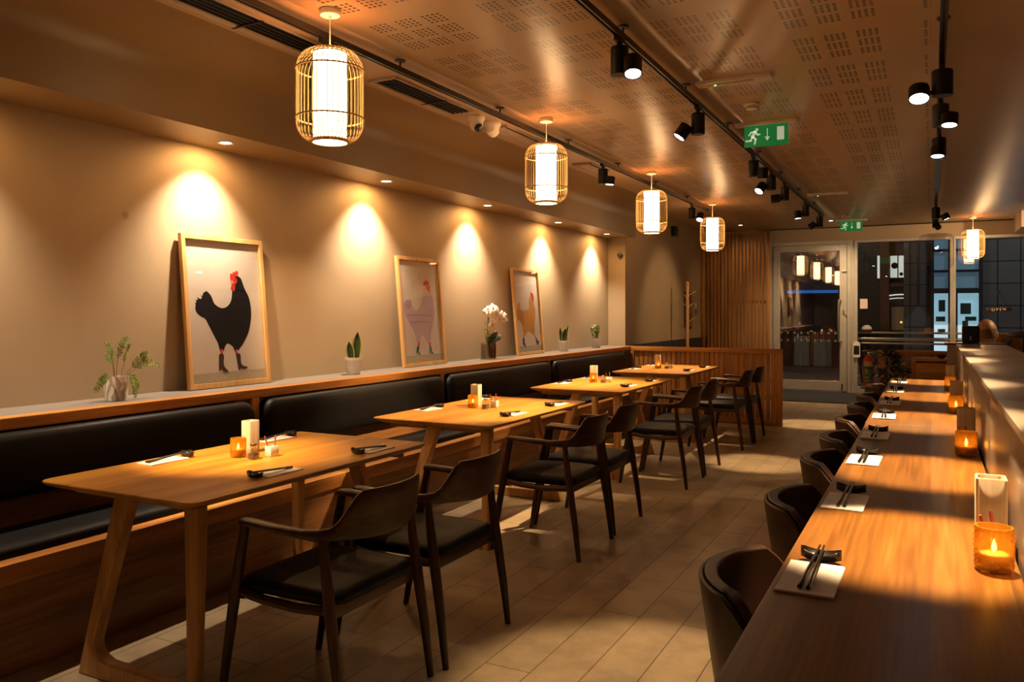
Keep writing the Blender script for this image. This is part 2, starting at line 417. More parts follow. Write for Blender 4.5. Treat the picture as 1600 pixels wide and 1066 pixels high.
# slatted oak screens -------------------------------------------------
def slat_screen(name, label, x0, x1, y, z1, pitch, w, group=None, frame=.07, post_only=None):
    t = thing(name, label, 'screen', ((x0+x1)/2, y, 0))
    hw = (x1-x0)/2
    MB().box(-hw, hw, -.035, .035, z1-frame*.75, z1, bev=.004).build('top_rail', M['oakX'], t)
    MB().box(-hw, -hw+frame, -.035, .035, 0, z1-frame*.75, bev=.004).build('end_post', M['oakZ'], t)
    MB().box(hw-frame, hw, -.035, .035, 0, z1-frame*.75, bev=.004).build('end_post', M['oakZ'], t)
    MB().box(-hw+frame, hw-frame, -.035, .035, .0, frame, bev=.004).build('bottom_rail', M['oakX'], t)
    n = int((2*hw-2*frame)/pitch); off = (2*hw-2*frame-n*pitch)/2
    rnd = random.Random(n); mb = MB()
    for k in range(n):
        x = -hw+frame+off+pitch*(k+.5)
        mb.box(x-w/2, x+w/2, -.012, .012+.01*rnd.random(), frame*.9, z1-frame*.7)
    mb.build('slats', M['slatZ'], t, bevel=.002)
    MB().box(-hw+frame, hw-frame, .02, .03, z1*.55, z1*.55+.05).build('cross_batten', M['slatX'], t)
    return t
slat_screen('slatted_screen', 'low oak slatted screen closing the row of tables at the far end', -3.62, -1.631, 10.39, .955, .063, .052, frame=.08)
slat_screen('slatted_screen', 'low oak slatted screen standing behind the far end of the long counter', -.57, .30, 10.75, .955, .06, .044, frame=.075)
t = slat_screen('slatted_screen', 'tall oak slatted screen beside the glazed door', -3.72, -2.52, 14.68, 2.85, .064, .040, frame=.06)

# ------------------------------------------------------------------ banquette
bench = thing('banquette_bench', 'long oak banquette bench with black seats along the left wall', 'bench', (0, 0, 0))
BY0, BY1 = -1.0, 10.33
MB().box(-3.25, -3.19, BY0, BY1, 0, .36).build('front_panel', M['benchY'], bench)
MB().box(-3.26, -3.165, BY0, BY1, .36, .44, bev=.006).build('seat_rail', M['oakY'], bench)
MB().box(-3.60, -3.26, BY0, BY1, .30, .405).build('seat_deck', M['benchY'], bench)
MB().box(-3.64, -3.60, BY0, BY1, 0, .904).build('back_panel', M['benchY'], bench)
def cushion_x(x0, x1, y0, y1, z0, z1, r, bev):
    """cushion whose face looks along x"""
    b = MB(); pts = rrect((y0+y1)/2, (z0+z1)/2, y1-y0, z1-z0, r, 7)
    def ring(x, ins):
        q = rrect((y0+y1)/2, (z0+z1)/2, y1-y0-2*ins, z1-z0-2*ins, max(r-ins, .01), 7)
        return [V((x, a, c)) for a, c in q]
    b.loft([ring(x0, 0), ring(x1-bev, 0), ring(x1-bev*.6, bev*.12), ring(x1-bev*.25, bev*.4), ring(x1, bev*1.0), ring(x1+.006, bev*2.2)])
    return b
bays = [(-.9, 1.42), (1.48, 3.52), (3.60, 5.60), (5.66, 7.68), (7.76, 10.0)]
for (a, c) in bays:
    cushion_x(-3.60, -3.515, a, c, .605, .895, .09, .035).build('backrest_cushion', M['leather'], bench, ang=60)
for (a, c) in [(-.95, 1.45), (1.46, 3.55), (3.56, 5.62), (5.63, 7.71), (7.72, 10.3)]:
    b = MB(); pts = lambda ins, z: [V((x, y, z)) for x, y in rrect(-3.42, (a+c)/2, .35-2*ins, c-a-.01-2*ins, .03, 4)]
    b.loft([pts(.004, .405), pts(0, .42), pts(0, .462), pts(.006, .474), pts(.022, .483), pts(.07, .488)])
    b.build('seat_cushion', M['seatleather'], bench, ang=60)
led = thing('display_ledge', 'oak fronted ledge above the banquette holding plants and pictures', 'ledge', (0, 0, 0))
MB().box(-3.66, -3.57, BY0, 10.33, .905, .955, bev=.004).box(-3.60, -3.585, BY0, 10.33, .0, .0001).build('fascia', M['oakY'], led)
MB().box(WX+.001, -3.66, BY0, 10.54, .925, .953).build('ledge_top', M['ledge'], led)
for y in (1.45, 3.56, 5.63, 7.72, 10.03):
    MB().box(-3.60, -3.572, y-.028, y+.028, .5, .904).build('divider', M['oakZ'], led)
MB().box(-3.60, -3.574, 10.06, 10.33, .49, .904).build('end_panel', M['navy'], led)

# ------------------------------------------------------------------ dining tables
TZ = .75
def make_table():
    t = thing('dining_table', 'x', 'table', group='oak dining tables along the banquette')
    W, L = .87, 1.49
    def ring(ins, z): return [V((x, y, z)) for x, y in rrect(0, 0, W-2*ins, L-2*ins, .045, 6)]
    MB().loft([ring(.05, TZ-.034), ring(.012, TZ-.018), ring(.002, TZ-.010), ring(0, TZ-.004), ring(.003, TZ)]).build('tabletop', M['tabletop'], t, ang=35)
    MB().box(-.36, .32, -.635, -.60, TZ-.062, TZ-.034, bev=.005).build('crossbar', M['ashX'], t)
    MB().box(-.32, .36, .60, .635, TZ-.062, TZ-.034, bev=.005).build('crossbar', M['ashX'], t)
    MB().box(-.03, .03, -.60, .60, TZ-.075, TZ-.034, bev=.005).build('centre_rail', M['ashY'], t)
    for s in (-1, 1):
        y = s*.665; sx = -s   # near end: straight leg on the aisle side (+x)
        def leg_ring(x, w, dd, z): return [V((x+a, y+bb, z)) for a, bb in rrect(0, 0, w, dd, .012, 3)]
        MB().loft([leg_ring(sx*.36, .048, .042, .0), leg_ring(sx*.365, .058, .048, .35), leg_ring(sx*.365, .072, .055, TZ-.031)]).build('straight_leg', M['ashZ'], t, ang=50)
        # slanted leg flowing into the foot bar: outline in the x-z plane
        th = .026
        out = [(-.045, TZ-.031), (.04, TZ-.031), (-.15, .20), (-.168, .145), (-.168, .12), (-.155, .095), (-.13, .078), (-.10, .068), (.30, .064), (.335, .07), (.335, .0), (-.262, .0)]
        o2 = [V((a*sx, y-th, z)) for a, z in out]
        MB().prism(o2, (0, 2*th, 0)).build('slanted_leg', M['ashZ'], t, ang=30, bevel=.006)
    return t
table_specs = [
    (-2.713, 2.715, 'oak dining table nearest the camera, set for four'),
    (-2.713, 4.86, 'second oak dining table from the front, beside the pale lilac rooster print'),
    (-2.715, 7.12, 'third oak dining table from the front, in front of the orchid'),
    (-2.74, 9.25, 'oak dining table farthest away, against the slatted screen')]
tab = None
for (x, y, lb) in table_specs:
    if tab is None: tab = make_table(); tab.location = (x, y, 0); tab['label'] = lb
    else: copy_tree(tab, loc=(x, y, 0), label=lb)

# ------------------------------------------------------------------ armchairs (face -x)
def make_armchair():
    t = thing('armchair', 'x', 'chair', group='walnut armchairs along the aisle')
    # arm and back rail
    def shape(s):
        # s in [-1,1] across the back and arms -> centre, half thickness, half height, tangent lean
        return None
    st = []
    # near arm tip -> shoulder
    arm = [(-.175, -.262, .672, .020, .013), (-.14, -.268, .674, .024, .014), (-.02, -.272, .668, .023, .014), (.10, -.270, .662, .019, .016), (.17, -.262, .662, .015, .022)]
    back = []
    for k in range(-12, 13):
        a = k/12; y = .25*a; x = .205+.085*(1-abs(a)**2.2)
        q = min(1, max(0, (1-abs(a))/.34)); q = q*q*(3-2*q)
        top = .690+.122*q; bot = .645-.014*min(1, max(0, (1-abs(a))/.8))**.8
        back.append((x, y, (top+bot)/2, .011, (top-bot)/2))
    path = arm+back+[(x, -y, z, w, h) for x, y, z, w, h in reversed(arm)]
    rings = []; m = len(path)
    for i, (x, y, z, w, h) in enumerate(path):
        p0 = V(path[max(i-1, 0)][:2]); p1 = V(path[min(i+1, m-1)][:2]); tg = (p1-p0).normalized(); nr = V((tg.y, -tg.x))
        ring = []
        for k in range(14):
            an = 2*PI*k/14; ca, sa = math.cos(an), math.sin(an)
            e = .72
            cx = math.copysign(abs(ca)**e, ca)*w; cz = math.copysign(abs(sa)**e, sa)*h
            lean = .20*max(0, z+cz-.67)
            ring.append(V((x+nr.x*cx+lean, y+nr.y*cx, z+cz)))
        rings.append(ring)
    MB().loft(rings).build('arm_and_back_rail', M['walnutY'], t, ang=60)
    for sy in (-1, 1):
        MB().tube([(-.285, sy*.262, 0), (-.25, sy*.264, .2), (-.205, sy*.265, .45), (-.16, sy*.266, .668)], [.013, .018, .0215, .017], 12).build('leg', M['walnutZ'], t)
        MB().tube([(.275, sy*.265, 0), (.25, sy*.262, .2), (.215, sy*.258, .42), (.195, sy*.256, .56), (.185, sy*.257, .655)], [.013, .018, .022, .0175, .014], 12).build('leg', M['walnutZ'], t)
        MB().tube([(-.20, sy*.25, .415), (-.10, sy*.245, .40), (.05, sy*.24, .392), (.21, sy*.24, .405)], [.018, .017, .017, .018], 10).build('side_rail', M['walnutX'], t)
    MB().box(-.215, -.185, -.25, .25, .385, .43, bev=.006).build('front_rail', M['walnutY'], t)
    MB().box(.19, .215, -.24, .24, .375, .425, bev=.006).build('rear_rail', M['walnutY'], t)
    b = MB()
    def ring(ins, z, cz=0):
        out = []
        for x, y in rrect(0, 0, .455-2*ins, .50-2*ins, .06, 6):
            out.append(V((x+.0, y*(1-.10*(x+.22)), z+cz*(x*x*1.2+.15*y*y))))
        return out
    b.loft([ring(.012, .415), ring(0, .428), ring(0, .445), ring(.006, .457), ring(.025, .466), ring(.08, .471), ring(.16, .470)])
    b.build('seat_cushion', M['seatleather'], t, ang=60)
    return t
ch_specs = [
    (-2.005, 2.375, .0, 'walnut armchair nearest the camera, drawn up to the front table'),
    (-1.985, 2.985, .0, 'walnut armchair at the far half of the front table'),
    (-2.045, 4.49, .0, 'walnut armchair at the near half of the second table'),
    (-2.06, 5.105, .0, 'walnut armchair at the far half of the second table'),
    (-2.005, 6.61, .0, 'walnut armchair at the near half of the third table'),
    (-2.01, 7.225, .0, 'walnut armchair at the far half of the third table'),
    (-1.985, 8.66, .0, 'walnut armchair at the near half of the farthest table'),
    (-1.975, 9.268, .0, 'walnut armchair farthest from the camera, beside the slatted screen')]
ch = None
for (x, y, a, lb) in ch_specs:
    if ch is None: ch = make_armchair(); ch.location = (x, y, 0); ch['label'] = lb
    else: copy_tree(ch, loc=(x, y, 0), rz=a, label=lb)

# ------------------------------------------------------------------ counter and partition
KZ, KX0, KX1, KY0, KY1 = .90, -.272, .158, -.6, 6.93
ct = thing('long_counter', 'long dark wood counter with place settings on the right', 'counter', (0, 0, 0))
MB().box(KX0, KX1, KY0, 4.095, KZ-.042, KZ, bev=.004).build('counter_board', M['counter'], ct)
MB().box(KX0-.004, KX1, 4.099, KY1, KZ-.042, KZ, bev=.004).build('counter_board', M['counter'], ct)
for y in (.2, 2.1, 4.1, 6.0, 6.8):
    MB().box(.05, .155, y-.03, y+.03, .001, KZ-.042, bev=.004).build('support_post', M['blackmetal'], ct)
PX0, PX1, PZ = .165, .46, 1.19
pt = thing('counter_divider', 'brushed champagne panelled divider rising behind the long counter', 'divider', (0, 0, 0))
ys = [-1.0, .55, 1.75, 2.95, 4.15, 5.35, 6.5]
for a, c in zip(ys[:-1], ys[1:]):
    MB().box(PX0, PX1-.02, a+.002, c-.002, 0, PZ-.022, bev=.002).build('side_panel', M['laminate'], pt)
ys2 = [-1.0, .9, 2.45, 3.25, 4.3, 4.72, 5.6, 6.5]
for a, c in zip(ys2[:-1], ys2[1:]):
    MB().box(PX0-.012, PX1, a+.0015, c-.0015, PZ-.02, PZ, bev=.003).build('top_board', M['laminate'], pt)
MB().box(.10, .165, 6.46, 6.5, KZ+.001, PZ-.01, bev=.002).build('end_panel', M['laminate'], pt)
MB().box(.085, PX1, 6.51, 6.72, PZ-.008, PZ+.006, bev=.003).build('end_tray', M['walnutX'], pt)
MB().box(.12, PX1-.03, 6.51, 6.70, 0, PZ-.009, bev=.002).build('end_cabinet', M['laminate'], pt)

# ------------------------------------------------------------------ bucket stools (face +x)
def make_stool():
    t = thing('bucket_stool', 'x', 'stool', group='bucket stools along the counter')
    NA = 28
    def prof(th):
        a = abs(th)/math.radians(98)
        top = .872-.0*a if a < .5 else .872-.235*((a-.5)/.5)**1.25
        return top
    def wall(r0, r1, zb, zoff, name, mat, cx=.0):
        rows_o, rows_i = [], []
        for j in range(7):
            v = j/6; ro, ri = [], []
            for i in range(NA+1):
                th = math.radians(-98+196*i/NA); zt = prof(th)+zoff; z = zb+(zt-zb)*v
                sq = 1-.10*abs(math.sin(2*th))*0
                spread = .145*(z-.60)+.0
                ra, rb = r0+spread, r1+spread
                ro.append(V((cx-ra*math.cos(th)*1.0, ra*math.sin(th)*1.04, z))); ri.append(V((cx-rb*math.cos(th), rb*math.sin(th)*1.04, z)))
            rows_o.append(ro); rows_i.append(ri)
        rings = []
        for i in range(NA+1):
            rings.append([rows_o[j][i] for j in range(7)]+[rows_i[j][i] for j in reversed(range(7))])
        return MB().loft(rings).build(name, mat, t, ang=45, bevel=.004)
    wall(.205, .193, .565, 0, 'outer_shell', M['walnutY'])
    wall(.1925, .165, .60, .006, 'back_pad', M['brownleather'])
    MB().lathe([(.10, .55), (.195, .556), (.203, .57), (.19, .585)], (0, 0, 0), 32).build('seat_pan', M['walnutY'], t)
    MB().lathe([(.15, .586), (.175, .592), (.182, .61), (.17, .632), (.10, .642), (.02, .644)], (.01, 0, 0), 32).build('seat_cushion', M['brownleather'], t)
    for sx in (-1, 1):
        for sy in (-1, 1):
            MB().tube([(sx*.20, sy*.19, 0), (sx*.15, sy*.145, .3), (sx*.11, sy*.11, .555)], [.012, .015, .017], 10).build('leg', M['walnutZ'], t)
    MB().tube([(.165*math.cos(2*PI*k/24)*1.05, .16*math.sin(2*PI*k/24)*1.0, .215) for k in range(24)], .008, 8, closed=True).build('foot_ring', M['blackmetal'], t)
    return t
so = ['nearest the camera', 'second from the camera', 'third from the camera', 'fourth from the camera', 'fifth from the camera', 'sixth from the camera', 'second from the far end', 'at the far end by the fire extinguisher']
sy_ = [1.755, 2.505, 3.235, 3.82, 4.47, 5.15, 5.79, 6.53]
stl = None
for y, w in zip(sy_, so):
    lb = 'walnut backed bucket stool at the counter, '+w
    if stl is None: stl = make_stool(); stl.location = (-.20, y, 0); stl['label'] = lb
    else: copy_tree(stl, loc=(-.20, y, 0), rz=random.uniform(-.06, .06), label=lb)

# ------------------------------------------------------------------ place settings
def mesh_napkin():
    b = MB(); b.box(-.052, .052, -.10, .10, 0, .0022); b.box(-.0515, .0518, -.099, .0995, .0024, .0042, M=Matrix.Rotation(.012, 4, 'Z'))
    return b
def mesh_rest():
    b = MB(); rows = []
    for i in range(17):
        u = -1+2*i/16; w = .0005+.021*(1-abs(u)**2.4)**.5; y0 = u*.040; lift = .010*u*u
        ring = []
        for (k, h) in ((-1, .018), (-.62, .0025), (0, 0), (.62, .0025), (1, .018), (.9, .0185), (.5, .009), (0, .007), (-.5, .009), (-.9, .0185)):
            hh = h+lift*(h/.018) if h > .012 else h+lift*.7
            ring.append(V((y0, k*w, hh)))
        rows.append(ring)
    return b.loft(rows)
def mesh_stick():
    b = MB()
    b.tube([(0, .132, .0), (0, .05, 0), (0, -.05, 0), (0, -.106, 0), (0, -.108, 0)], [.0023, .003, .004, .0046, .0040], 8)
    return b
proto_set = None
def place_setting(x, y, z, d, where, group):
    """d = +1: rest lies towards +y"""
    global proto_set
    rz = 0 if d > 0 else PI
    jit = random.uniform(-.05, .05)
    lab = ['folded white napkin under chopsticks, '+where, 'dark stoneware chopstick rest, '+where, 'black chopstick laid across its rest, '+where]
    if proto_set is None:
        n = mesh_napkin().build('napkin', M['napkin'], smooth=False); r = mesh_rest().build('chopstick_rest', M['stoneware'], ang=60)
        s1 = mesh_stick().build('chopstick', M['chop']); proto_set = (n, r, s1)
        s2 = s1.copy(); COL.objects.link(s2)
        tag(n, '', 'napkin'); tag(r, '', 'chopstick rest'); tag(s1, '', 'chopstick'); s2['category'] = 'chopstick'
    else:
        n, r, s1 = [o.copy() for o in proto_set]; s2 = s1.copy()
        for o in (n, r, s1, s2): COL.objects.link(o)
    n.location = (x, y, z+.0006); n.rotation_euler = (0, 0, rz+jit*.6); tag(n, lab[0], group='napkins '+group)
    r.location = (x+.004, y+d*.128, z+.0006); r.rotation_euler = (0, 0, rz+jit*2); tag(r, lab[1], group='chopstick rests '+group)
    tilt = math.asin(.0165/.24)
    for o, dx in ((s1, -.006), (s2, .006)):
        o.location = (x+dx, y+d*.024, z+.0175)
        o.rotation_euler = (tilt, 0, rz+jit+dx*2.5); tag(o, lab[2], group='chopsticks '+group)
tn = ['nearest table', 'second table', 'third table', 'farthest table']
for i, (tx, ty, _) in enumerate(table_specs):
    for (dx, dy, d, w) in ((-.335, -.235, 1, 'bench side near end of the '), (-.345, .455, 1, 'bench side far end of the '), (.30, -.19, -1, 'aisle side near end of the '), (.32, .44, -1, 'aisle side far end of the ')):
        place_setting(tx+dx, ty+dy, TZ, d, w+tn[i], 'on the '+tn[i])
cw = ['first from the camera', 'second from the camera', 'third from the camera', 'fourth from the camera', 'fifth from the camera', 'third from the far end', 'second from the far end', 'nearest the far end']
for y, w in zip((1.655, 2.365, 3.06, 3.69, 4.38, 5.05, 5.80, 6.52), cw):
    place_setting(-.207, y, KZ, 1, 'counter place '+w, 'on the counter')

# condiments --------------------------------------------------------------
def make_candle():
    t = thing('candle_holder', 'x', 'candle holder', group='amber glass candle holders')
    R, H, n, m = .034, .088, 30, 15
    rows = []
    for j in range(m+1):
        z = .004+(H-.004)*j/m; ring = []
        for k in range(n):
            dd = .0022*(1 if (j+k) % 2 else -1) if 0 < j < m else 0
            r = R+dd+.001*math.sin(PI*j/m)
            a = 2*PI*k/n; ring.append(V((r*math.cos(a), r*math.sin(a), z)))
        rows.append(ring)
    inner = [[V(((R-.004)*math.cos(2*PI*k/n), (R-.004)*math.sin(2*PI*k/n), z)) for k in range(n)] for z in (H, H*.5, .014)]
    base = [V(((R-.004)*math.cos(2*PI*k/n), (R-.004)*math.sin(2*PI*k/n), 0)) for k in range(n)]
    MB().loft([base]+rows+inner).build('glass', M['amber'], t, ang=10)
    MB().lathe([(.027, .015), (.027, .034), (.024, .036), (.004, .034)], n=20).build('candle', M['wax'], t)
    MB().lathe([(.0005, .036), (.0045, .042), (.0048, .047), (.002, .057), (.0004, .062)], n=10).build('flame', M['flame'], t)
    return t
def make_holder():
    t = thing('napkin_holder', 'x', 'holder', group='pale wood napkin holders')
    s, H, w = .0305, .152, .005
    rings = []
    for (a, z) in ((s, 0), (s, H-.002), (s-.0015, H), (s-w+.001, H), (s-w, H-.002), (s-w, .02)):
        rings.append([V((x, y, z)) for x, y in rrect(0, 0, 2*a, 2*a, .006, 4)])
    MB().loft(rings).build('box', M['beige'], t, ang=40)
    return t
def make_pot():
    t = thing('stirrer_pot', 'x', 'pot', group='white ceramic stirrer pots')
    rings = []
    for (a, z) in ((.0225, 0), (.0235, .002), (.0235, .046), (.022, .048), (.0185, .048), (.018, .046), (.018, .008)):
        rings.append([V((x, y, z)) for x, y in rrect(0, 0, 2*a, 2*a, .004, 3)])
    MB().loft(rings).build('body', M['ceramic'], t, ang=40)
    return t
def make_jar():
    t = thing('seasoning_jar', 'x', 'jar', group='square glass seasoning jars')
    ring = lambda a, z, r=.005: [V((x, y, z)) for x, y in rrect(0, 0, 2*a, 2*a, r, 3)]
    MB().loft([ring(.021, 0), ring(.022, .002), ring(.022, .038), ring(.017, .046), ring(.013, .048, .012), ring(.013, .054, .012)]).build('glass', M['jar'], t)
    MB().loft([ring(.019, .003), ring(.019, .026)]).build('pepper', plain('ground_pepper', (.10, .055, .03), .9, var=.6, vs=300), t)
    MB().lathe([(.0145, .0545), (.0155, .056), (.0155, .068), (.013, .072), (.004, .0725)], n=20).build('cap', M['steel'], t)
    return t
def make_stirrer():
    b = MB(); b.tube([(0, 0, .0), (0, 0, .05), (0, 0, .08), (0, 0, .088)], [.0022, .0026, .0038, .003], 8)
    return b.build('stirrer', M['redwood'])
pro = None; CANDLES = []
def condiments(spots, z, where):
    """spots: candle, holder, jar, pot positions"""
    global pro
    new = pro is None
    if new: pro = [make_candle(), make_holder(), make_jar(), make_pot(), make_stirrer()]
    names = ['amber glass candle holder with a lit candle ', 'tall square pale wood napkin holder ', 'small square glass jar with metal cap ', 'white square ceramic pot holding red stirrers ']
    for k, p in enumerate(spots):
        if p is None: continue
        rz = random.uniform(-.15, .15) if k != 1 else 0
        if new: o = pro[k]; o.location = (*p, z+.0005); o.rotation_euler = (0, 0, rz); o['label'] = names[k]+where
        else: copy_tree(pro[k], loc=(*p, z+.0005), rz=rz, label=names[k]+where)
        if k == 0: CANDLES.append((*p, z+.05))
        if k == 3:
            for q, (ax, ay, dx, dy) in enumerate(((.18, -.2, -.007, -.006), (-.22, -.12, .007, .007))):
                s = pro[4] if new and q == 0 else pro[4].copy()
                if not (new and q == 0): COL.objects.link(s)
                s.location = (p[0]+dx, p[1]+dy, z+.0095); s.rotation_euler = (ax, ay, 0)
                tag(s, 'red stirrer standing in the white pot '+where, 'stirrer', 'red stirrers '+where)
for i, (tx, ty, _) in enumerate(table_specs):
    w = 'on the '+tn[i]
    condiments([(tx-.12, ty+.0), (tx-.16, ty+.115), (tx-.015, ty-.01), (tx+.005, ty+.085)], TZ, w)
cy = ['nearest the camera', 'second along from the camera', 'second from the far end', 'nearest the far end']
for y, w in zip((1.885, 3.335, 4.69, 6.05), cy):
    condiments([(.112, y), (.118, y+.20), (.055, y+.115) if False else None, (.115, y+.085)], KZ, 'on the counter '+w)

# ------------------------------------------------------------------ framed rooster prints
def quadmap(tl, tr, br, bl):
    def f(p):
        x, y = p
        v = .5
        for _ in range(6):
            l = tl[0]+(bl[0]-tl[0])*v; r = tr[0]+(br[0]-tr[0])*v; u = (x-l)/(r-l)
            t = tl[1]+(tr[1]-tl[1])*u; b_ = bl[1]+(br[1]-bl[1])*u; v = (y-t)/(b_-t)
        return u, v
    return f
def col(name, c): return plain('print_'+name, c, .6)
def picture(name_lab, y, w, h, quad, shapes, ground):
    t = thing('framed_print', name_lab, 'picture', (-3.868, y, .9555), group='framed rooster prints leaning on the wall')
    t.rotation_euler = (0, -math.atan(.083/h), 0)
    fw, d = .030, .026
    b = MB()
    ring = lambda x, ins: [V((x, -w/2+ins, ins)), V((x, w/2-ins, ins)), V((x, w/2-ins, h-ins)), V((x, -w/2+ins, h-ins))]
    R = [ring(-d/2, 0), ring(d/2-.002, 0), ring(d/2, .002), ring(d/2, fw-.001), ring(d/2-.002, fw), ring(-d/2+.008, fw), ring(-d/2, fw)]
    b.loft(R, closed=True).build('frame', M['framewood'], t, ang=30)
    iw, ih = w-2*fw, h-2*fw
    f = quadmap(*quad); mats = [M['paper']]; pb = MB()
    xb = -d/2+.006
    pb.box(xb-.004, xb, -w/2+fw-.002, w/2-fw+.002, fw-.002, h-fw+.002)
    P = lambda u, v, k: (xb+.0004*k, -iw/2+u*iw, fw+ih*(1-v))
    mats.append(ground); pb.mi = 1
    pb.face([P(0.002, .93, 1), P(.998, .93, 1), P(.998, .998, 1), P(.002, .998, 1)])
    for k, (m, polys) in enumerate(shapes):
        mats.append(m); pb.mi = k+2
        for pl in polys:
            pts = [f(p) for p in pl]
            if len(pts) > 8:   # round the outline
                q = []
                n = len(pts)
                for i in range(n):
                    p0, p1, p2, p3 = (pts[(i+j) % n] for j in (-1, 0, 1, 2))
                    for s in (0, .33, .67):
                        q.append(tuple(.5*((2*p1[c])+(-p0[c]+p2[c])*s+(2*p0[c]-5*p1[c]+4*p2[c]-p3[c])*s*s+(-p0[c]+3*p1[c]-3*p2[c]+p3[c])*s**3) for c in (0, 1)))
                pts = q
            pb.face([P(u, v, k+2) for u, v in pts])
    pb.build('print', mats, t, smooth=False, recalc=False)
    MB().box(xb+.010, xb+.012, -w/2+fw-.001, w/2-fw+.001, fw-.001, h-fw+.001).build('glazing', M['glassclear'], t, smooth=False)
    return t
M['framewood'] = wood('frame_wood', (.50, .27, .09), (.60, .35, .13), (.68, .42, .18), 'Z', .42)
olive = plain('print_ground', (.47, .42, .31), .7, var=.15, vs=90)
c_red, c_dred = col('red', (.62, .03, .02)), col('dark_red', (.40, .05, .05)); c_yel = col('yellow', (.70, .42, .08)); c_boot = col('brown', (.055, .028, .02))
picture('large framed print of a black rooster in brown boots leaning on the wall', 3.655, .655, .935,
    ((105, 108), (550, 135), (602, 945), (148, 993)), [
    (M['ink'], [[(235, 425), (262, 455), (280, 500), (320, 525), (355, 515), (380, 480), (388, 420), (392, 360), (405, 332), (425, 328), (445, 345), (465, 400), (495, 460), (508, 540), (505, 600), (490, 670), (460, 730), (435, 765), (405, 778), (385, 755), (355, 740), (335, 770), (315, 772), (300, 740), (270, 680), (240, 620), (225, 590), (195, 575), (172, 545), (173, 505), (185, 478), (205, 470), (215, 440)]]),
    (M['ink'], [[(210, 470), (200, 445), (215, 462), (213, 432), (228, 458), (236, 420), (246, 450), (250, 475)], [(178, 505), (166, 500), (180, 492), (170, 480), (186, 480), (180, 462), (198, 474), (205, 500)], [(300, 745), (312, 790), (322, 765), (333, 786), (340, 760)], [(392, 765), (404, 790), (412, 772), (428, 782), (432, 760)]]),
    (c_red, [[(380, 358), (375, 335), (378, 312), (390, 316), (392, 300), (403, 306), (410, 292), (417, 300), (424, 294), (425, 316), (418, 328), (398, 334), (392, 350)], [(392, 340), (412, 338), (420, 352), (414, 372), (400, 384), (388, 375)], [(378, 405), (386, 374), (398, 372), (406, 385), (403, 418), (393, 424), (390, 405), (382, 415)], [(314, 774), (328, 774), (327, 812), (314, 812)], [(403, 776), (415, 776), (421, 810), (408, 812)]]),
    (c_yel, [[(375, 362), (386, 354), (400, 368), (386, 374)]]),
    (M['ink'], [[(403, 346), (410, 346), (410, 355), (403, 355)]]),
    (c_boot, [[(305, 808), (332, 808), (331, 868), (345, 892), (360, 907), (354, 914), (330, 908), (316, 896), (312, 906), (303, 903), (303, 860)], [(409, 805), (434, 803), (438, 850), (450, 872), (480, 880), (473, 891), (450, 894), (438, 888), (432, 899), (424, 897), (416, 855)]])], olive)
lil, lild = col('lilac', (.52, .40, .46)), col('lilac_dark', (.42, .31, .38))
picture('framed print of a pale lilac rooster in green boots leaning on the wall', 5.83, .665, .935,
    ((110, 130), (398, 155), (447, 890), (163, 912)), [
    (lil, [[(158, 455), (175, 432), (205, 435), (215, 480), (240, 515), (265, 495), (288, 440), (298, 375), (308, 330), (335, 340), (350, 390), (370, 450), (376, 530), (365, 620), (350, 680), (345, 740), (325, 755), (310, 730), (295, 700), (275, 720), (268, 755), (245, 752), (235, 690), (200, 620), (170, 560), (155, 500)]]),
    (lild, [[(160, 455), (178, 436), (202, 440), (210, 480), (190, 505), (165, 490)], [(200, 600), (280, 590), (340, 600), (338, 612), (280, 604), (206, 614)], [(180, 545), (260, 540), (350, 548), (350, 560), (260, 552), (184, 558)]]),
    (c_red, [[(295, 322), (300, 297), (318, 288), (335, 300), (338, 328), (350, 340), (342, 350), (346, 385), (334, 372), (318, 350), (312, 328)], [(256, 754), (268, 754), (262, 788), (252, 788)], [(335, 754), (345, 754), (350, 792), (339, 792)]]),
    (col('green', (.05, .17, .13)), [[(248, 785), (264, 785), (262, 815), (266, 830), (274, 846), (264, 844), (256, 826), (250, 828), (248, 840), (243, 838), (244, 815)], [(338, 790), (353, 789), (354, 815), (360, 828), (371, 838), (360, 840), (349, 824), (344, 826), (343, 838), (338, 836), (339, 815)]])], olive)
orr = col('orange', (.60, .30, .05)); orr2 = col('orange_dark', (.48, .22, .035)); c_blue = col('navy', (.035, .04, .10))
picture('framed print of an orange rooster in navy boots leaning on the wall', 7.895, .655, .935,
    ((150, 150), (395, 180), (455, 985), (213, 1010)), [
    (orr, [[(203, 555), (205, 510), (225, 480), (235, 520), (240, 560), (290, 570), (318, 545), (320, 470), (335, 415), (355, 430), (362, 480), (380, 550), (385, 640), (378, 720), (380, 790), (370, 835), (350, 810), (320, 790), (295, 800), (280, 840), (265, 800), (245, 700), (210, 660), (200, 600)]]),
    (orr2, [[(205, 555), (235, 562), (260, 580), (270, 660), (262, 740), (245, 700), (210, 655), (200, 600)]]),
    (c_red, [[(335, 402), (338, 380), (350, 388), (362, 405), (371, 440), (366, 478), (356, 488), (356, 450), (345, 428)], [(265, 828), (272, 828), (268, 866), (262, 866)], [(374, 832), (382, 830), (396, 866), (388, 868)]]),
    (c_blue, [[(258, 862), (275, 862), (274, 895), (280, 920), (289, 945), (280, 950), (266, 925), (260, 930), (258, 900)], [(385, 868), (398, 862), (406, 884), (414, 892), (425, 887), (420, 905), (411, 926), (402, 930), (396, 900)]])], olive)

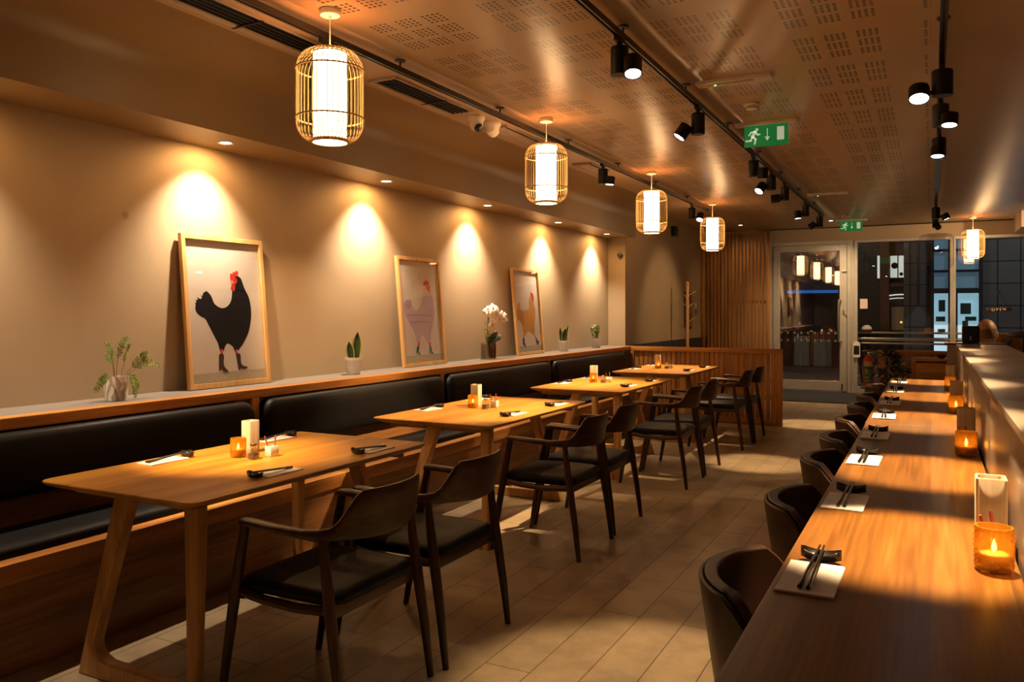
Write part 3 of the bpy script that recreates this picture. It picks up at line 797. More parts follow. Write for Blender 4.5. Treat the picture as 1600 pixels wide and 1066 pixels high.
# ------------------------------------------------------------------ plants on the ledge
LZ = .9535
def leaf_blade(b, base, tip, w, up=V((0, 0, 1)), n=6, fold=.15):
    base, tip = V(base), V(tip); ax = (tip-base); s = ax.cross(up)
    if s.length < 1e-5: s = ax.orthogonal()
    s.normalize(); nrm = s.cross(ax).normalized(); rows = []
    for i in range(n+1):
        t = i/n; ww = w*math.sin(PI*min(1, .06+t*.94))**.8 if t < 1 else 0.0004
        c = base+ax*t
        rows.append([c-s*ww/2+nrm*ww*fold, c, c+s*ww/2+nrm*ww*fold])
    b.sheet(rows)
fern = thing('potted_fern', 'young fern in a marbled cream pot on the ledge, left of the black rooster print', 'plant', (-3.80, 2.80, LZ))
MB().lathe([(.052, 0), (.055, .003), (.060, .125), (.0595, .128), (.056, .128), (.054, .12)], n=32).build('pot', M['marble'], fern)
MB().lathe([(.055, .112), (.03, .117), (.004, .118)], n=20).build('soil', M['soil'], fern)
def frond(par, pts, size):
    pts = [V(p) for p in pts]; n = 26
    def ev(t):
        k = len(pts)-1; x = t*k; i = min(int(x), k-1); f = x-i
        g = lambda j: pts[max(0, min(k, j))]
        p0, p1, p2, p3 = g(i-1), g(i), g(i+1), g(i+2)
        return .5*((2*p1)+(p2-p0)*f+(2*p0-5*p1+4*p2-p3)*f*f+(-p0+3*p1-3*p2+p3)*f**3)
    b = MB(); b.tube([ev(i/n) for i in range(n+1)], [.0016*(1-.6*i/n) for i in range(n+1)], 5)
    o = b.build('frond', M['stem'], par)
    l = MB()
    for i in range(9, n+1):
        t = i/n; p = ev(t); tg = (ev(min(1, t+.02))-ev(t-.02)).normalized()
        sd = tg.cross(V((.9, .2, .35))); sd.normalize(); ln = size*math.sin(PI*min(1, .18+.80*(t-.3)/.7))**.7
        for s in (-1, 1):
            leaf_blade(l, p, p+sd*s*ln+tg*ln*.35+V((random.uniform(-.004, .004),)*3), ln*.42, up=V((1, .1, .4)), n=3)
    l.build('leaflets', M['leaf'], o)
for pts, sz in [
    ([(.01, -.02, .115), (.015, -.03, .20), (.02, -.055, .27), (.03, -.085, .315)], .026),
    ([(.0, .0, .115), (.0, .01, .22), (.0, .04, .30), (.02, .055, .335)], .024),
    ([(.01, .02, .115), (.01, .04, .20), (.02, .05, .27), (.03, .06, .295)], .018),
    ([(.01, .03, .115), (.02, .08, .17), (.03, .14, .225), (.03, .175, .245)], .026),
    ([(.02, .03, .115), (.03, .10, .165), (.04, .17, .19), (.05, .24, .165)], .022),
    ([(.03, .03, .12), (.06, .045, .13), (.085, .05, .08), (.085, .052, .012)], .028),
    ([(.02, -.03, .12), (.04, -.075, .135), (.05, -.12, .11), (.05, -.155, .055)], .026),
    ([(.0, -.01, .115), (.0, -.015, .18), (-.02, -.03, .22), (-.03, -.04, .24)], .014)]:
    frond(fern, pts, sz)
def white_pot(t, r=.064, h=.125):
    MB().lathe([(r*.72, 0), (r*.75, .003), (r*.97, h-.022), (r, h-.02), (r*1.02, h), (r*.95, h), (r*.93, h-.015)], n=32).build('pot', M['potwhite'], t)
    MB().lathe([(r*.93, h-.018), (.004, h-.014)], n=20).build('soil', M['soil'], t)
def snake_leaf(t, base, tip, w, face=V((1, -.9, 0))):
    for (nm, mt, sc, off) in (('leaf', M['snakeedge'], 1, 0), ('leaf_centre', M['snake'], .68, .0012)):
        b = MB(); base_, tip_ = V(base), V(tip); ax = tip_-base_; f = face.normalized(); s = ax.cross(f).normalized(); n = s.cross(ax).normalized(); n = n if n.dot(f) > 0 else -n
        A, B = [], []
        for i in range(15):
            q = i/14; ww = w*sc*(.62+.38*math.sin(PI*min(1, q*1.15)*.9))*(1-max(0, (q-.55)/.45)**2.2)*.5+.0004; c = base_+ax*(q if sc == 1 else q*.965)
            A.append([c+s*ww*k+n*(off+.012*(k*k-.5)*w/.05+.001) for k in (-1, -.5, 0, .5, 1)]); B.append([c+s*ww*k+n*(off+.012*(k*k-.5)*w/.05-.001) for k in (-1, -.5, 0, .5, 1)])
        rings = [a+list(reversed(c)) for a, c in zip(A, B)]
        b.loft(rings); o = b.build(nm, mt, t if sc == 1 else par, ang=50)
        if sc == 1: par = o
for (y, lb, lv) in [(4.80, 'snake plant in a white pot left of the lilac rooster print', [((.012, .012, .105), (.022, .02, .315), .070), ((.0, -.025, .105), (.01, -.068, .245), .060), ((-.015, .03, .105), (-.02, .045, .27), .05)]),
                    (8.68, 'snake plant in a white pot right of the orange rooster print', [((.015, -.012, .105), (.025, -.02, .27), .085), ((.0, .03, .105), (.02, .085, .305), .05), ((-.015, -.03, .105), (-.02, -.06, .285), .045), ((-.01, .012, .105), (-.01, .03, .25), .05)])]:
    t = thing('snake_plant', lb, 'plant', (-3.83, y, LZ), group='snake plants on the ledge'); white_pot(t)
    for a, c, w in lv: snake_leaf(t, a, c, w)
hb = thing('potted_herb', 'small leafy herb in a white pot at the far end of the ledge', 'plant', (-3.84, 9.75, LZ)); white_pot(hb, .062, .12)
rnd = random.Random(3)
for k in range(16):
    a = rnd.uniform(0, 2*PI); r = rnd.uniform(.01, .045); h = rnd.uniform(.10, .185); b = MB()
    p0 = V((r*math.cos(a), r*math.sin(a), .105)); p1 = p0+V((.035*math.cos(a), .035*math.sin(a), h))
    b.tube([p0, (p0+p1)/2+V((0, 0, .01)), p1], .0015, 5); s = b.build('stem', M['stem'], hb); l = MB()
    for i in range(9):
        p = p0.lerp(p1, .25+.75*i/8); aa = rnd.uniform(0, 2*PI); d = V((math.cos(aa), math.sin(aa), .5)); leaf_blade(l, p, p+d*.032, .02, n=4)
    l.build('leaves', M['leaf'], s)
# orchid
oc = thing('orchid', 'white orchid in a clear glass vase of brown bark, between two rooster prints', 'plant', (-3.845, 6.90, LZ))
MB().lathe([(.075, .0), (.08, .002), (.08, .165), (.077, .165), (.077, .006)], n=32).build('vase', M['jar'], oc)
b = MB(); rnd = random.Random(5)
for k in range(46):
    a = 2*PI*k/46+rnd.uniform(-.05, .05); r = rnd.uniform(.064, .071); h = rnd.uniform(.12, .158)
    b.tube([(r*math.cos(a), r*math.sin(a), .008), (r*math.cos(a+.05), r*math.sin(a+.05), h)], rnd.uniform(.004, .006), 6)
M['bark'] = plain('bark_strips', (.15, .07, .02), .6, var=.7, vs=50)
b.lathe([(.062, .008), (.062, .13), (.01, .135)], n=20); b.build('bark', M['bark'], oc)
for (tip, w) in [((.09, .10, .235), .06), ((.06, .16, .20), .05), ((.10, -.01, .27), .07), ((.02, .10, .28), .06), ((.09, -.07, .20), .05), ((.03, -.09, .22), .05), ((.10, .05, .19), .06)]:
    b = MB(); tip = V(tip); m = tip*.55+V((0, 0, .09)); b2 = V((0, .01, .14))
    rows = []
    for i in range(11):
        q = i/10; c = b2*(1-q)**2+2*m*q*(1-q)+tip*q*q; ww = w*math.sin(PI*min(.97, .12+q*.88))**.7*.5; tg = (tip-b2).normalized(); s = tg.cross(V((.5, 0, 1))).normalized()
        rows.append([c-s*ww, c-V((0, 0, .006)), c+s*ww])
    b.sheet(rows).build('leaf', M['leafdark'], oc, ang=60)
def flower(par, p, sc, yaw, pitch):
    Mx = Matrix.Translation(V(p)) @ Matrix.Rotation(yaw, 4, 'Z') @ Matrix.Rotation(pitch, 4, 'Y')
    b = MB()
    for k, (a, ln, w) in enumerate([(90, .048, .036), (0, .052, .056), (180, .052, .056), (-50, .046, .034), (-130, .046, .034)]):
        a = math.radians(a); d = V((0, math.cos(a), math.sin(a))); s = V((1, 0, 0)).cross(d); rows = []
        for i in range(8):
            q = i/7; ww = w*math.sin(PI*min(.985, .10+.9*q))**.6*.5*sc; x = .010*math.sin(q*PI*.8)-.006*q
            rows.append([Mx @ (d*ln*q*sc+s*ww*e+V(((x-.006*e*e)*sc+.0006*k, 0, 0))) for e in (-1, -.5, 0, .5, 1)])
        b.sheet(rows)
    f = b.build('flower', M['petal'], par, ang=60)
    MB().lathe([(.001, .0), (.007*sc, .004), (.006*sc, .012), (.001, .016)], n=10, axis='X').build('flower_centre', c_yel, f).matrix_local = Mx
for pts in ([(0, -.02, .14), (.01, -.05, .30), (.03, -.06, .42), (.05, .0, .49), (.05, .10, .46), (.04, .20, .42), (.04, .27, .39)], [(0, -.01, .14), (.02, -.04, .28), (.04, -.07, .40), (.04, -.05, .47)], [(0, 0, .14), (.02, .03, .28), (.03, .06, .36)]):
    MB().tube(pts, .0032, 6).build('stalk', M['stem'], oc)
for (p, sc, yw, pt) in [((.05, -.10, .47), 1.15, -.5, -.2), ((.06, -.05, .45), 1.15, -.3, .1), ((.06, -.02, .50), 1.1, -.6, -.3), ((.07, .01, .44), 1.1, -.4, .1), ((.06, .04, .48), 1.0, -.2, -.1), ((.06, .08, .43), 1.05, -.5, .2), ((.06, .11, .39), 1.1, -.3, .3), ((.05, .19, .43), 1.05, -.4, -.1), ((.05, .21, .39), 1.0, -.2, .3), ((.05, .24, .43), .7, -.3, 0), ((.05, -.02, .33), 1.0, -.4, .2), ((.05, -.04, .28), .9, -.4, .3)]:
    flower(oc, p, sc, yw, pt)
b = MB(); rnd = random.Random(9)
for k in range(60):
    p = V((rnd.uniform(0, .05), rnd.uniform(-.11, -.03), rnd.uniform(.17, .36))); leaf_blade(b, p, p+V((rnd.uniform(-.02, .02), rnd.uniform(-.02, .02), rnd.uniform(.0, .025))), .012, n=3)
b.build('filler_leaves', M['leaf'], oc)
for (y, z) in ((.29, .40), (.305, .385), (.28, .37), (.315, .375)):
    MB().lathe([(.001, -.008), (.006, -.003), (.007, .003), (.001, .009)], (.04, y, z), 10).build('bud', M['petal'], oc)

# ------------------------------------------------------------------ pendant lanterns
def make_pendant():
    t = thing('pendant_lantern', 'x', 'lamp', group='bamboo cage pendant lanterns')
    MB().lathe([(.048, 0), (.050, -.003), (.050, -.026), (.047, -.030), (.008, -.030), (.006, -.044)], n=32).build('ceiling_rose', M['white'], t)
    MB().cyl((0, 0, -.04), (0, 0, -.215), .003, n=8).build('cord', M['white'], t)
    # cage: local z from -.20 to -.65
    prof = []
    for k in range(9):
        a = PI/2*k/8; prof.append((.088+.074*math.sin(a), -.205-.095*(1-math.cos(a))))
    prof.append((.163, -.42)); 
    for k in range(9):
        a = PI/2*(1-k/8); prof.append((.088+.074*math.sin(a), -.645+.095*(1-math.cos(a))))
    b = MB()
    for k in range(40):
        a = 2*PI*k/40
        b.tube([(r*math.cos(a), r*math.sin(a), z) for r, z in prof], .0021, 6)
    cage = b.build('bamboo_cage', M['bamboo'], t)
    def hoop(r, z, rw, rh):
        MB().loft([[V((rr*math.cos(2*PI*k/48), rr*math.sin(2*PI*k/48), z+zz)) for k in range(48)] for rr, zz in ((r-rw, -rh), (r+rw, -rh), (r+rw, rh), (r-rw, rh))], closed=True).build('hoop', M['bamboo'], t)
    hoop(.164, -.298, .0025, .0035); hoop(.164, -.535, .0025, .0035); hoop(.087, -.206, .004, .006); hoop(.087, -.645, .004, .008)
    MB().lathe([(.074, -.215), (.080, -.217), (.080, -.648), (.077, -.652)], n=40, cap=False).build('paper_shade', M['shade'], t)
    MB().lathe([(.076, -.651), (.04, -.651), (.001, -.651)], n=40, cap=False).build('bottom_diffuser', M['shade'], t)
    return t
pl = ['nearest the camera', 'second along the left row', 'third along the left row', 'fourth along the left row', 'alone by the right front window']
pend = None; PEND = [(-2.615, 3.096), (-2.615, 5.60), (-2.62, 8.235), (-2.64, 10.99), (.577, 14.45)]
for (x, y), w in zip(PEND, pl):
    lb = 'bamboo cage pendant lantern with glowing paper shade, '+w
    if pend is None: pend = make_pendant(); pend.location = (x, y, CZ); pend['label'] = lb
    else: copy_tree(pend, loc=(x, y, CZ), rz=random.uniform(0, 3), label=lb)

# ------------------------------------------------------------------ lights
SPOT_K = 5.0
WARM = (1.0, .64, .32)
def spot(loc, target, power, deg, blend=.6, colr=WARM, size=.025):
    l = bpy.data.lights.new('spot_beam', 'SPOT'); l.energy = power*SPOT_K; l.color = colr; l.spot_size = math.radians(deg); l.spot_blend = blend; l.shadow_soft_size = size
    o = bpy.data.objects.new('spot_beam', l); COL.objects.link(o); o.location = loc
    o.rotation_euler = (V(target)-V(loc)).to_track_quat('-Z', 'Y').to_euler(); return o
# recessed downlights washing the left wall
def make_downlight():
    t = thing('downlight', 'x', 'lamp', group='recessed downlights')
    MB().lathe([(.030, -.001), (.046, -.005), (.048, -.002), (.048, .0)], n=28, cap=False).build('trim_ring', M['white'], t)
    MB().lathe([(.031, -.0015), (.015, -.001), (.001, -.001)], n=24, cap=False).build('lens', M['lens'], t)
    return t
dl = None
dls = [(-3.755, 1.88, 2.434, None), (-3.755, 3.50, 2.434, 'first along the left wall, above the black rooster print'), (-3.755, 5.11, 2.434, 'second along the left wall, before the lilac rooster print'), (-3.755, 6.72, 2.434, 'third along the left wall, above the orchid'), (-3.76, 8.38, 2.434, 'fourth along the left wall, beyond the orange rooster print'), (-3.76, 9.92, 2.434, 'last along the left wall soffit'),
       (-2.90, 14.06, CZ, 'in the ceiling in front of the tall slatted screen'), (-1.45, 14.05, CZ, 'in the ceiling in front of the glazed door')]
for (x, y, z, w) in dls:
    lb = 'small recessed downlight, '+(w or 'nearest the camera on the left wall soffit')
    if dl is None: dl = make_downlight(); dl.location = (x, y, z); dl['label'] = lb
    else: copy_tree(dl, loc=(x, y, z), label=lb)
    if z < 2.5: spot((x, y, z-.012), (x-.42, y, .4), 34, 98, 1.0, (1, .78, .55), .02), spot((x, y, z-.010), (x-.3, y, 1.0), 3.6, 172, .5, (1, .52, .18), .02)
    else: spot((x, y, z-.012), (x, y+.9, 0), 3 if x < -2 else 34, 120, .8)
# tracks --------------------------------------------------------------
def track(lb, x, y0, y1, stems, z=2.825):
    t = thing('lighting_track', lb, 'lighting track', (x, (y0+y1)/2, z), group='black lighting tracks')
    h = (y1-y0)/2
    MB().box(-.017, -.006, -h, h, 0, .032).box(.006, .017, -h, h, 0, .032).box(-.006, .006, -h, h, .012, .032).build('rail', M['track'], t)
    for s in stems:
        MB().cyl((0, s-(y0+y1)/2, .032), (0, s-(y0+y1)/2, CZ-z-.008), .006, n=10).lathe([(.03, CZ-z-.008), (.032, CZ-z-.003), (.032, CZ-z)], (0, s-(y0+y1)/2, 0), 20).build('hanger', M['track'], t)
    return t
track('black lighting track hung along the left row of pendant lanterns', -2.775, 1.4, 11.3, [2.67, 3.91, 5.15, 6.39, 7.63, 8.87, 10.2])
track('black lighting track hung along the middle of the ceiling', -1.42, -1.6, 12.7, [2.75, 3.98, 5.19, 6.41, 7.66, 8.9, 10.2, 11.6])
track('black lighting track hung above the long counter', .055, 1.2, 13.4, [2.4, 4.6, 6.6, 8.8, 11.0, 13.0])
def make_spotlight(name_lab, x, y, side, target, power=60, deg=36, ln=.10, r=.046, zt=2.825, blend=.6, body=.14, yoff=0, light=True, colr=WARM):
    t = thing('track_spotlight', name_lab, 'spotlight', (x, y, zt), group='black track spotlights')
    MB().box(-.014, .014, -.05, .05, -.022, .0, bev=.003).cyl((0, 0, -.022), (0, 0, -.045), .016, n=14).build('adapter', M['track'], t)
    MB().lathe([(r-.006, -.045), (r, -.05), (r, -.045-body), (r-.004, -.05-body), (.002, -.05-body)], n=32).build('driver_body', M['blackmetal'], t)
    c = V((side[0]*(2*r+.012), side[1]*(2*r+.012), -.05-body+.02))
    d = (V(target)-(V((x, y, zt))+c)).normalized()
    MB().cyl((side[0]*r*.9, side[1]*r*.9, c.z), tuple(c), .012, n=10).build('pivot', M['blackmetal'], t)
    q = d.to_track_quat('Z', 'Y').to_matrix().to_4x4(); Mx = Matrix.Translation(c) @ q
    h = MB().lathe([(.02, -ln*.5), (r*.97, -ln*.5+.004), (r, -ln*.5+.01), (r, ln*.5), (r-.005, ln*.5), (r-.006, ln*.5-.006)], n=32).build('lamp_head', M['blackmetal'], t); h.matrix_local = Mx
    e = MB().lathe([(r-.0065, ln*.5-.004), (r*.5, ln*.5-.002), (.001, ln*.5-.002)], n=28, cap=False)
    o = e.build('lens', M['lens'], h)
    MB().box(-r+.006, r-.006, -.0012, .0012, ln*.5-.001, ln*.5).build('lens_bar', M['blackmetal'], h)
    if light: spot(V((x, y, zt))+c+d*(ln*.5+.004), target, power, deg, blend, colr)
    return t
L_, R_, F_ = (-1, 0), (1, 0), (0, -1)
DIAG_R, DIAG_L = (.86, -.5), (-.86, -.5)
make_spotlight('black track spotlight behind the nearest pendant lantern', -2.775, 3.26, (-.8, .15), (-3.7, 4.35, 1.3), 22, 40, ln=.12)
make_spotlight('black track spotlight at the near end of the left track', -2.775, 1.95, DIAG_L, (-2.85, 2.74, .75), 150, 31, blend=1.0)
make_spotlight('black track spotlight between the second and third pendant lanterns', -2.775, 7.22, DIAG_R, (-2.85, 7.05, .75), 120, 46, ln=.08, blend=1.0)
make_spotlight('black track spotlight beside the fourth pendant lantern', -2.775, 10.45, (1, .1), (-2.75, 9.3, .75), 110, 44, blend=1.0)
mid = [('nearest on the middle track, lamp turned to the counter side', 3.93, DIAG_R, (-.95, 2.85, 0), 62, 34), ('second along the middle track, lamp turned to the tables', 5.50, DIAG_L, (-2.75, 4.85, .75), 150, 40),
       ('third along the middle track', 7.45, DIAG_R, (-1.45, 7.75, 0), 80, 24), ('fourth along the middle track, lamp turned to the tables', 8.35, DIAG_L, (-2.4, 6.9, .75), 70, 34),
       ('fifth along the middle track, lamp pointing sideways', 9.20, DIAG_L, (-3.9, 8.7, 2.45), 4, 40), ('sixth along the middle track', 10.85, DIAG_L, (-1.35, 10.75, 0), 85, 24), ('last on the middle track, at its far end', 12.3, DIAG_L, (-3.7, 12.3, 1.3), 17, 60)]
for w, y, s, tg, p, dg in mid:
    make_spotlight('black track spotlight '+w, -1.42, y, s, tg, p, dg)
right = [('nearest in view on the counter track, wide lamp on its left', 5.15, (-.95, -.3), (-.05, 4.30, .9), 165, 25, .055), ('second in view on the counter track', 6.0, (.45, -.9), (.0, 5.55, .9), 135, 22, .05),
         ('third in view on the counter track', 7.15, (-.1, -1), (.0, 6.7, .9), 135, 22, .05), ('fourth in view on the counter track, before the window', 11.9, (.95, -.3), (1.0, 11.9, .9), 60, 40, .05), ('last on the counter track, tilted', 13.2, (.2, -.95), (1.0, 15.0, 1.35), 26, 44, .042)]
for w, y, s, tg, p, dg, r in right:
    make_spotlight('black track spotlight '+w, .055, y, s, tg, p, dg, r=r, ln=.08 if r > .045 else .1)
for k, (y, tg) in enumerate([(2.0, (-1.3, 1.6, 0)), (.4, (-2.3, .9, 0)), (-1.2, (-1.6, -1.2, 0))]):
    make_spotlight('added unseen track spotlight on the near end of the middle track', -1.42, y, DIAG_R, tg, 24, 40)  # fixtures added out of view to raise the ambient light
for k, (y, tg, p, dg) in enumerate([(2.35, (-.04, 2.0, .9), 175, 24), (3.30, (-.02, 2.95, .9), 165, 23)]):
    make_spotlight('black track spotlight above the near part of the counter', .055, y, (-.95, -.3), tg, p, dg, r=.05, ln=.08)
track('added unseen lighting track on the right side of the room', 2.1, 7.6, 13.4, [8.0, 9.5, 11.5, 13.0])  # unseen track added to carry the two extra lamps below
make_spotlight('added unseen spotlight on the right side track, brightening the front wall', 2.1, 12.4, (-.8, .3), (-.4, 15.1, 2.45), 52, 60, blend=1.0)  # extra lamp added to brighten the beam over the windows
make_spotlight('added unseen spotlight on the right side track, aimed at the person', 2.1, 8.3, (-.8, .3), (.55, 7.4, 1.0), 40, 44)  # extra lamp added to light the seated figure
# ------------------------------------------------------------------ linear air grilles
def grille(lb, y0, y1, x0=-3.19, x1=-2.98, split=None, cover=False):
    t = thing('air_grille', lb, 'air vent', (0, 0, 0), group='linear air grilles beside the left track')
    z = CZ-.022
    MB().box(x0, x0+.035, y0, y1, z, CZ+.004, bev=.006).box(x1-.012, x1, y0, y1, z+.006, CZ+.004).box(x0, x1, y0-.012, y0, z+.004, CZ+.004).box(x0, x1, y1, y1+.012, z+.004, CZ+.004).build('grille_frame', M['grille'], t)
    MB().box(x0+.03, x1-.01, y0, y1, CZ-.004, CZ-.001).build('slot_backing', M['blackplastic'], t)
    b = MB(); n = 4
    for k in range(n):
        x = x0+.055+k*(x1-x0-.07)/n
        if cover: b.box(x-.014, x+.016, y0, y1, z+.002, z+.006, bev=.001)
        else: b.box(x-.004, x+.004, y0, y1, z+.004, CZ-.006)
    b.build('louvres', M['grille'] if cover else M['blackmetal'], t)
    for y in (split or []):
        MB().box(x0-.002, x1, y-.008, y+.008, z-.002, z+.004).build('joint_clip', M['blackmetal'], t)
M['grille'] = plain('grille_paint', (.42, .33, .25), .45)
grille('dark linear air grille nearest the camera beside the left track', 1.2, 3.55, split=[3.02])
grille('linear air grille just before the two dome cameras', 4.16, 5.10, split=[4.75])
grille('closed linear air grille beyond the dome cameras', 5.66, 6.32, cover=True)
grille('closed linear air grille farthest along the left track', 7.45, 7.95, cover=True)
# ------------------------------------------------------------------ ceiling fittings
def dome(lb, x, y, yaw, pitch):
    t = thing('dome_camera', lb, 'security camera', (x, y, CZ), yaw, 'white dome cameras')
    MB().lathe([(.064, .002), (.066, -.004), (.066, -.024), (.06, -.032), (.052, -.05), (.05, -.07), (.04, -.095), (.004, -.10)], n=32).build('housing', M['white'], t)
    Mx = Matrix.Translation((0, 0, -.066)) @ Matrix.Rotation(pitch, 4, 'Y')
    a = MB().lathe([(.048, -.02), (.050, 0), (.046, .022), (.036, .040), (.034, .043)], n=28).build('eyeball', M['white'], t); a.matrix_local = Mx
    c = MB().lathe([(.034, .0425), (.034, .046), (.028, .05), (.002, .051)], n=28).lathe([(.006, .05), (.006, .053)], (.012, .0, 0), 10).build('lens', M['blackplastic'], a)
dome('white dome camera with its black lens facing the room', -3.06, 5.30, -.55, math.radians(128))
dome('white dome camera with its lens turned away towards the window', -3.04, 5.52, 1.2, math.radians(130))
t = thing('smoke_detector', 'white smoke detector on the ceiling between emergency light and exit sign', 'smoke detector', (-1.135, 5.88, CZ), group='ceiling smoke detectors')
MB().lathe([(.052, .001), (.055, -.004), (.053, -.014), (.044, -.018)], n=28).build('base', M['white'], t)
b = MB()
for k in range(12):
    a = 2*PI*k/12; b.box(-.004, .004, .034, .038, -.034, -.016, M=Matrix.Rotation(a, 4, 'Z'))
b.lathe([(.040, -.033), (.038, -.040), (.02, -.044), (.002, -.045)], n=28).lathe([(.03, -.017), (.03, -.034)], n=20).build('sensor_cage', M['white'], t)
copy_tree(t, loc=(-1.18, 13.4, CZ), label='white smoke detector on the ceiling above the far exit sign')
def emergency(lb, x, y):
    t = thing('emergency_light', lb, 'emergency light', (x, y, CZ), group='emergency ceiling lights')
    MB().box(-.235, .235, -.052, .052, -.022, .002, bev=.004).build('plate', M['white'], t)
    MB().box(-.165, .125, -.022, .022, -.026, -.0215, bev=.003).build('diffuser', plain('diffuser_grey', (.42, .40, .36), .3), t)
    MB().lathe([(.007, -.0265), (.006, -.029), (.001, -.030)], (-.115, -.004, 0), 12).build('indicator', M['led'], t)
M['led'] = emit('green_led', (.05, 1, .25), 6)
emergency('white emergency light plate with green indicator, nearer on the ceiling', -1.115, 5.2)
emergency('white emergency light plate with green indicator, farther along the ceiling', -1.15, 10.77)
# exit signs
M['sgreen'] = emit('sign_green', (.012, .26, .055), .35); M['swhite'] = emit('sign_white', (.62, .72, .55), .45)
def exit_sign(lb, x, y):
    t = thing('exit_sign', lb, 'exit sign', (x, y, CZ), group='green exit signs')
    MB().box(-.235, .235, -.035, .035, -.026, .002, bev=.004).build('bracket', M['white'], t)
    w, h = .165, .165
    MB().box(-w, w, -.004, .004, -.026-h, -.026, bev=.001).build('sign_panel', M['sgreen'], t)
    b = MB(); y0 = -.0048; zc = -.026-h/2
    def poly(pts):
        b.prism([(px*h, y0, zc+pz*h) for px, pz in pts], (0, .0006, 0))
    poly([(.04-.0+.0, .33), (.04, -.06), (-.06, -.06), (.06+.0, -.26), (.18, -.06), (.08, -.06), (.08, .33)])          # arrow
    poly([(.5, .36), (.5, -.26), (.82, -.26), (.82, .36)])                                                              # door
    # running figure
    hd = [(-.42+.075*math.cos(2*PI*k/14), .31+.075*math.sin(2*PI*k/14)) for k in range(14)]
    poly(hd)
    def limb(pts, wd):
        for (a, c) in zip(pts[:-1], pts[1:]):
            dx, dz = c[0]-a[0], c[1]-a[1]; L = math.hypot(dx, dz); nx, nz = -dz/L*wd, dx/L*wd; ex, ez = dx/L*wd*.6, dz/L*wd*.6
            poly([(a[0]+nx-ex, a[1]+nz-ez), (a[0]-nx-ex, a[1]-nz-ez), (c[0]-nx+ex, c[1]-nz+ez), (c[0]+nx+ex, c[1]+nz+ez)])
    limb([(-.50, .22), (-.62, -.02)], .075); limb([(-.50, .22), (-.68, .20), (-.78, .06)], .035); limb([(-.48, .20), (-.38, .06), (-.28, .08)], .035)
    limb([(-.60, -.02), (-.48, -.14), (-.52, -.36)], .045); limb([(-.63, -.02), (-.70, -.20), (-.92, -.20)], .042)
    b.build('pictogram', M['swhite'], t, smooth=False)
    return t
exit_sign('green exit sign with running figure and down arrow, nearer one', -1.14, 6.48)
exit_sign('green exit sign with running figure and down arrow, above the glazed door', -1.14, 14.0)

# ------------------------------------------------------------------ far left corner
rk = thing('coat_stand', 'slim pale wooden coat stand with angled pegs behind the low screen', 'coat stand', (-3.45, 12.7, 0))
MB().tube([(0, 0, .02), (0, 0, 1.885), (0, 0, 1.90)], [.026, .024, .014], 14).build('pole', M['ashZ'], rk)
for z, a in ((1.72, .3), (1.55, 3.3), (1.52, 1.2), (1.30, .1), (1.18, 3.0), (1.66, 2.2)):
    MB().tube([(0, 0, z-.05), (.14*math.cos(a), .14*math.sin(a), z+.03)], [.010, .008], 10).build('peg', M['ashX'], rk)
for a in (.3, 2.4, 4.5):
    MB().tube([(0, 0, .12), (.22*math.cos(a), .22*math.sin(a), .0)], [.018, .014], 10).build('foot', M['ashX'], rk)
nb = thing('notice_board', 'tall dark framed notice on the far left wall behind the coat stand', 'notice', (WX2+.001, 13.75, 0))
MB().box(0, .012, -.23, .23, 1.12, 1.76, bev=.003).build('backing', M['blackplastic'], nb)
b = MB(); rnd = random.Random(2)
mats = [plain('notice_grey', (.30, .28, .27), .6), plain('notice_light', (.5, .47, .44), .6), plain('notice_tan', (.26, .15, .09), .6)]
for i in range(3):
    for j in range(5):
        b.mi = rnd.randrange(3); b.box(.0125, .014, -.20+i*.135, -.20+i*.135+.12, 1.16+j*.115, 1.16+j*.115+.10)
b.build('notice_sheets', mats, nb, smooth=False)
ns = thing('small_notice', 'small white and red notice on the far left wall', 'notice', (WX2+.001, 14.27, 0))
MB().box(0, .006, -.07, .07, 1.36, 1.58).build('sheet', M['ceramic'], ns); MB().box(.0062, .008, -.045, .055, 1.37, 1.47).build('red_panel', plain('notice_red', (.25, .03, .03), .5), ns)
wc = thing('wall_camera', 'small black camera on the corner of the left wall', 'security camera', (-3.79, 10.548, 2.195))
MB().box(-.03, .03, -.012, .0, -.035, .035, bev=.003).build('mount', M['white'], wc); MB().lathe([(.03, -.012), (.034, -.03), (.03, -.07), (.01, -.075)], n=24, axis='Y').build('body', M['blackplastic'], wc)
sk = thing('wall_speaker', 'small dark speaker high on the far left wall', 'speaker', (WX2+.002, 12.8, 2.72))
MB().box(0, .09, -.06, .06, -.08, .08, bev=.012).build('body', M['blackplastic'], sk); MB().lathe([(.035, .0905), (.03, .092), (.001, .088)], n=20, axis='X').build('cone', M['blackmetal'], sk)

# ------------------------------------------------------------------ fire point and far end of counter
fx, fy = -.785, 12.45
st = thing('extinguisher_stand', 'dark floor stand carrying the red fire extinguisher', 'stand', (fx, fy, 0))
MB().box(-.14, .14, -.14, .14, 0, .03, bev=.006).build('base', M['blackmetal'], st); MB().box(-.02, .02, .05, .07, .03, .80, bev=.003).box(-.11, .11, -.11, .07, .335, .35, bev=.004).build('back_post', M['blackmetal'], st)
ex = thing('fire_extinguisher', 'red fire extinguisher with a green label beside the glazed door', 'fire extinguisher', (fx, fy-.03, .3515))
MB().lathe([(.06, 0), (.072, .006), (.074, .02), (.074, .36), (.068, .40), (.045, .43), (.022, .44), (.02, .455)], n=32).build('cylinder', M['red'], ex)
lab = MB(); mats = [plain('label_cream', (.45, .34, .22), .5), plain('label_green', (.04, .16, .045), .5), plain('label_text', (.5, .55, .5), .5)]
def arc(b, z0, z1, a0, a1, r):
    b.sheet([[V((r*math.sin(a0+(a1-a0)*k/12), -r*math.cos(a0+(a1-a0)*k/12), z)) for k in range(13)] for z in (z0, z1)])
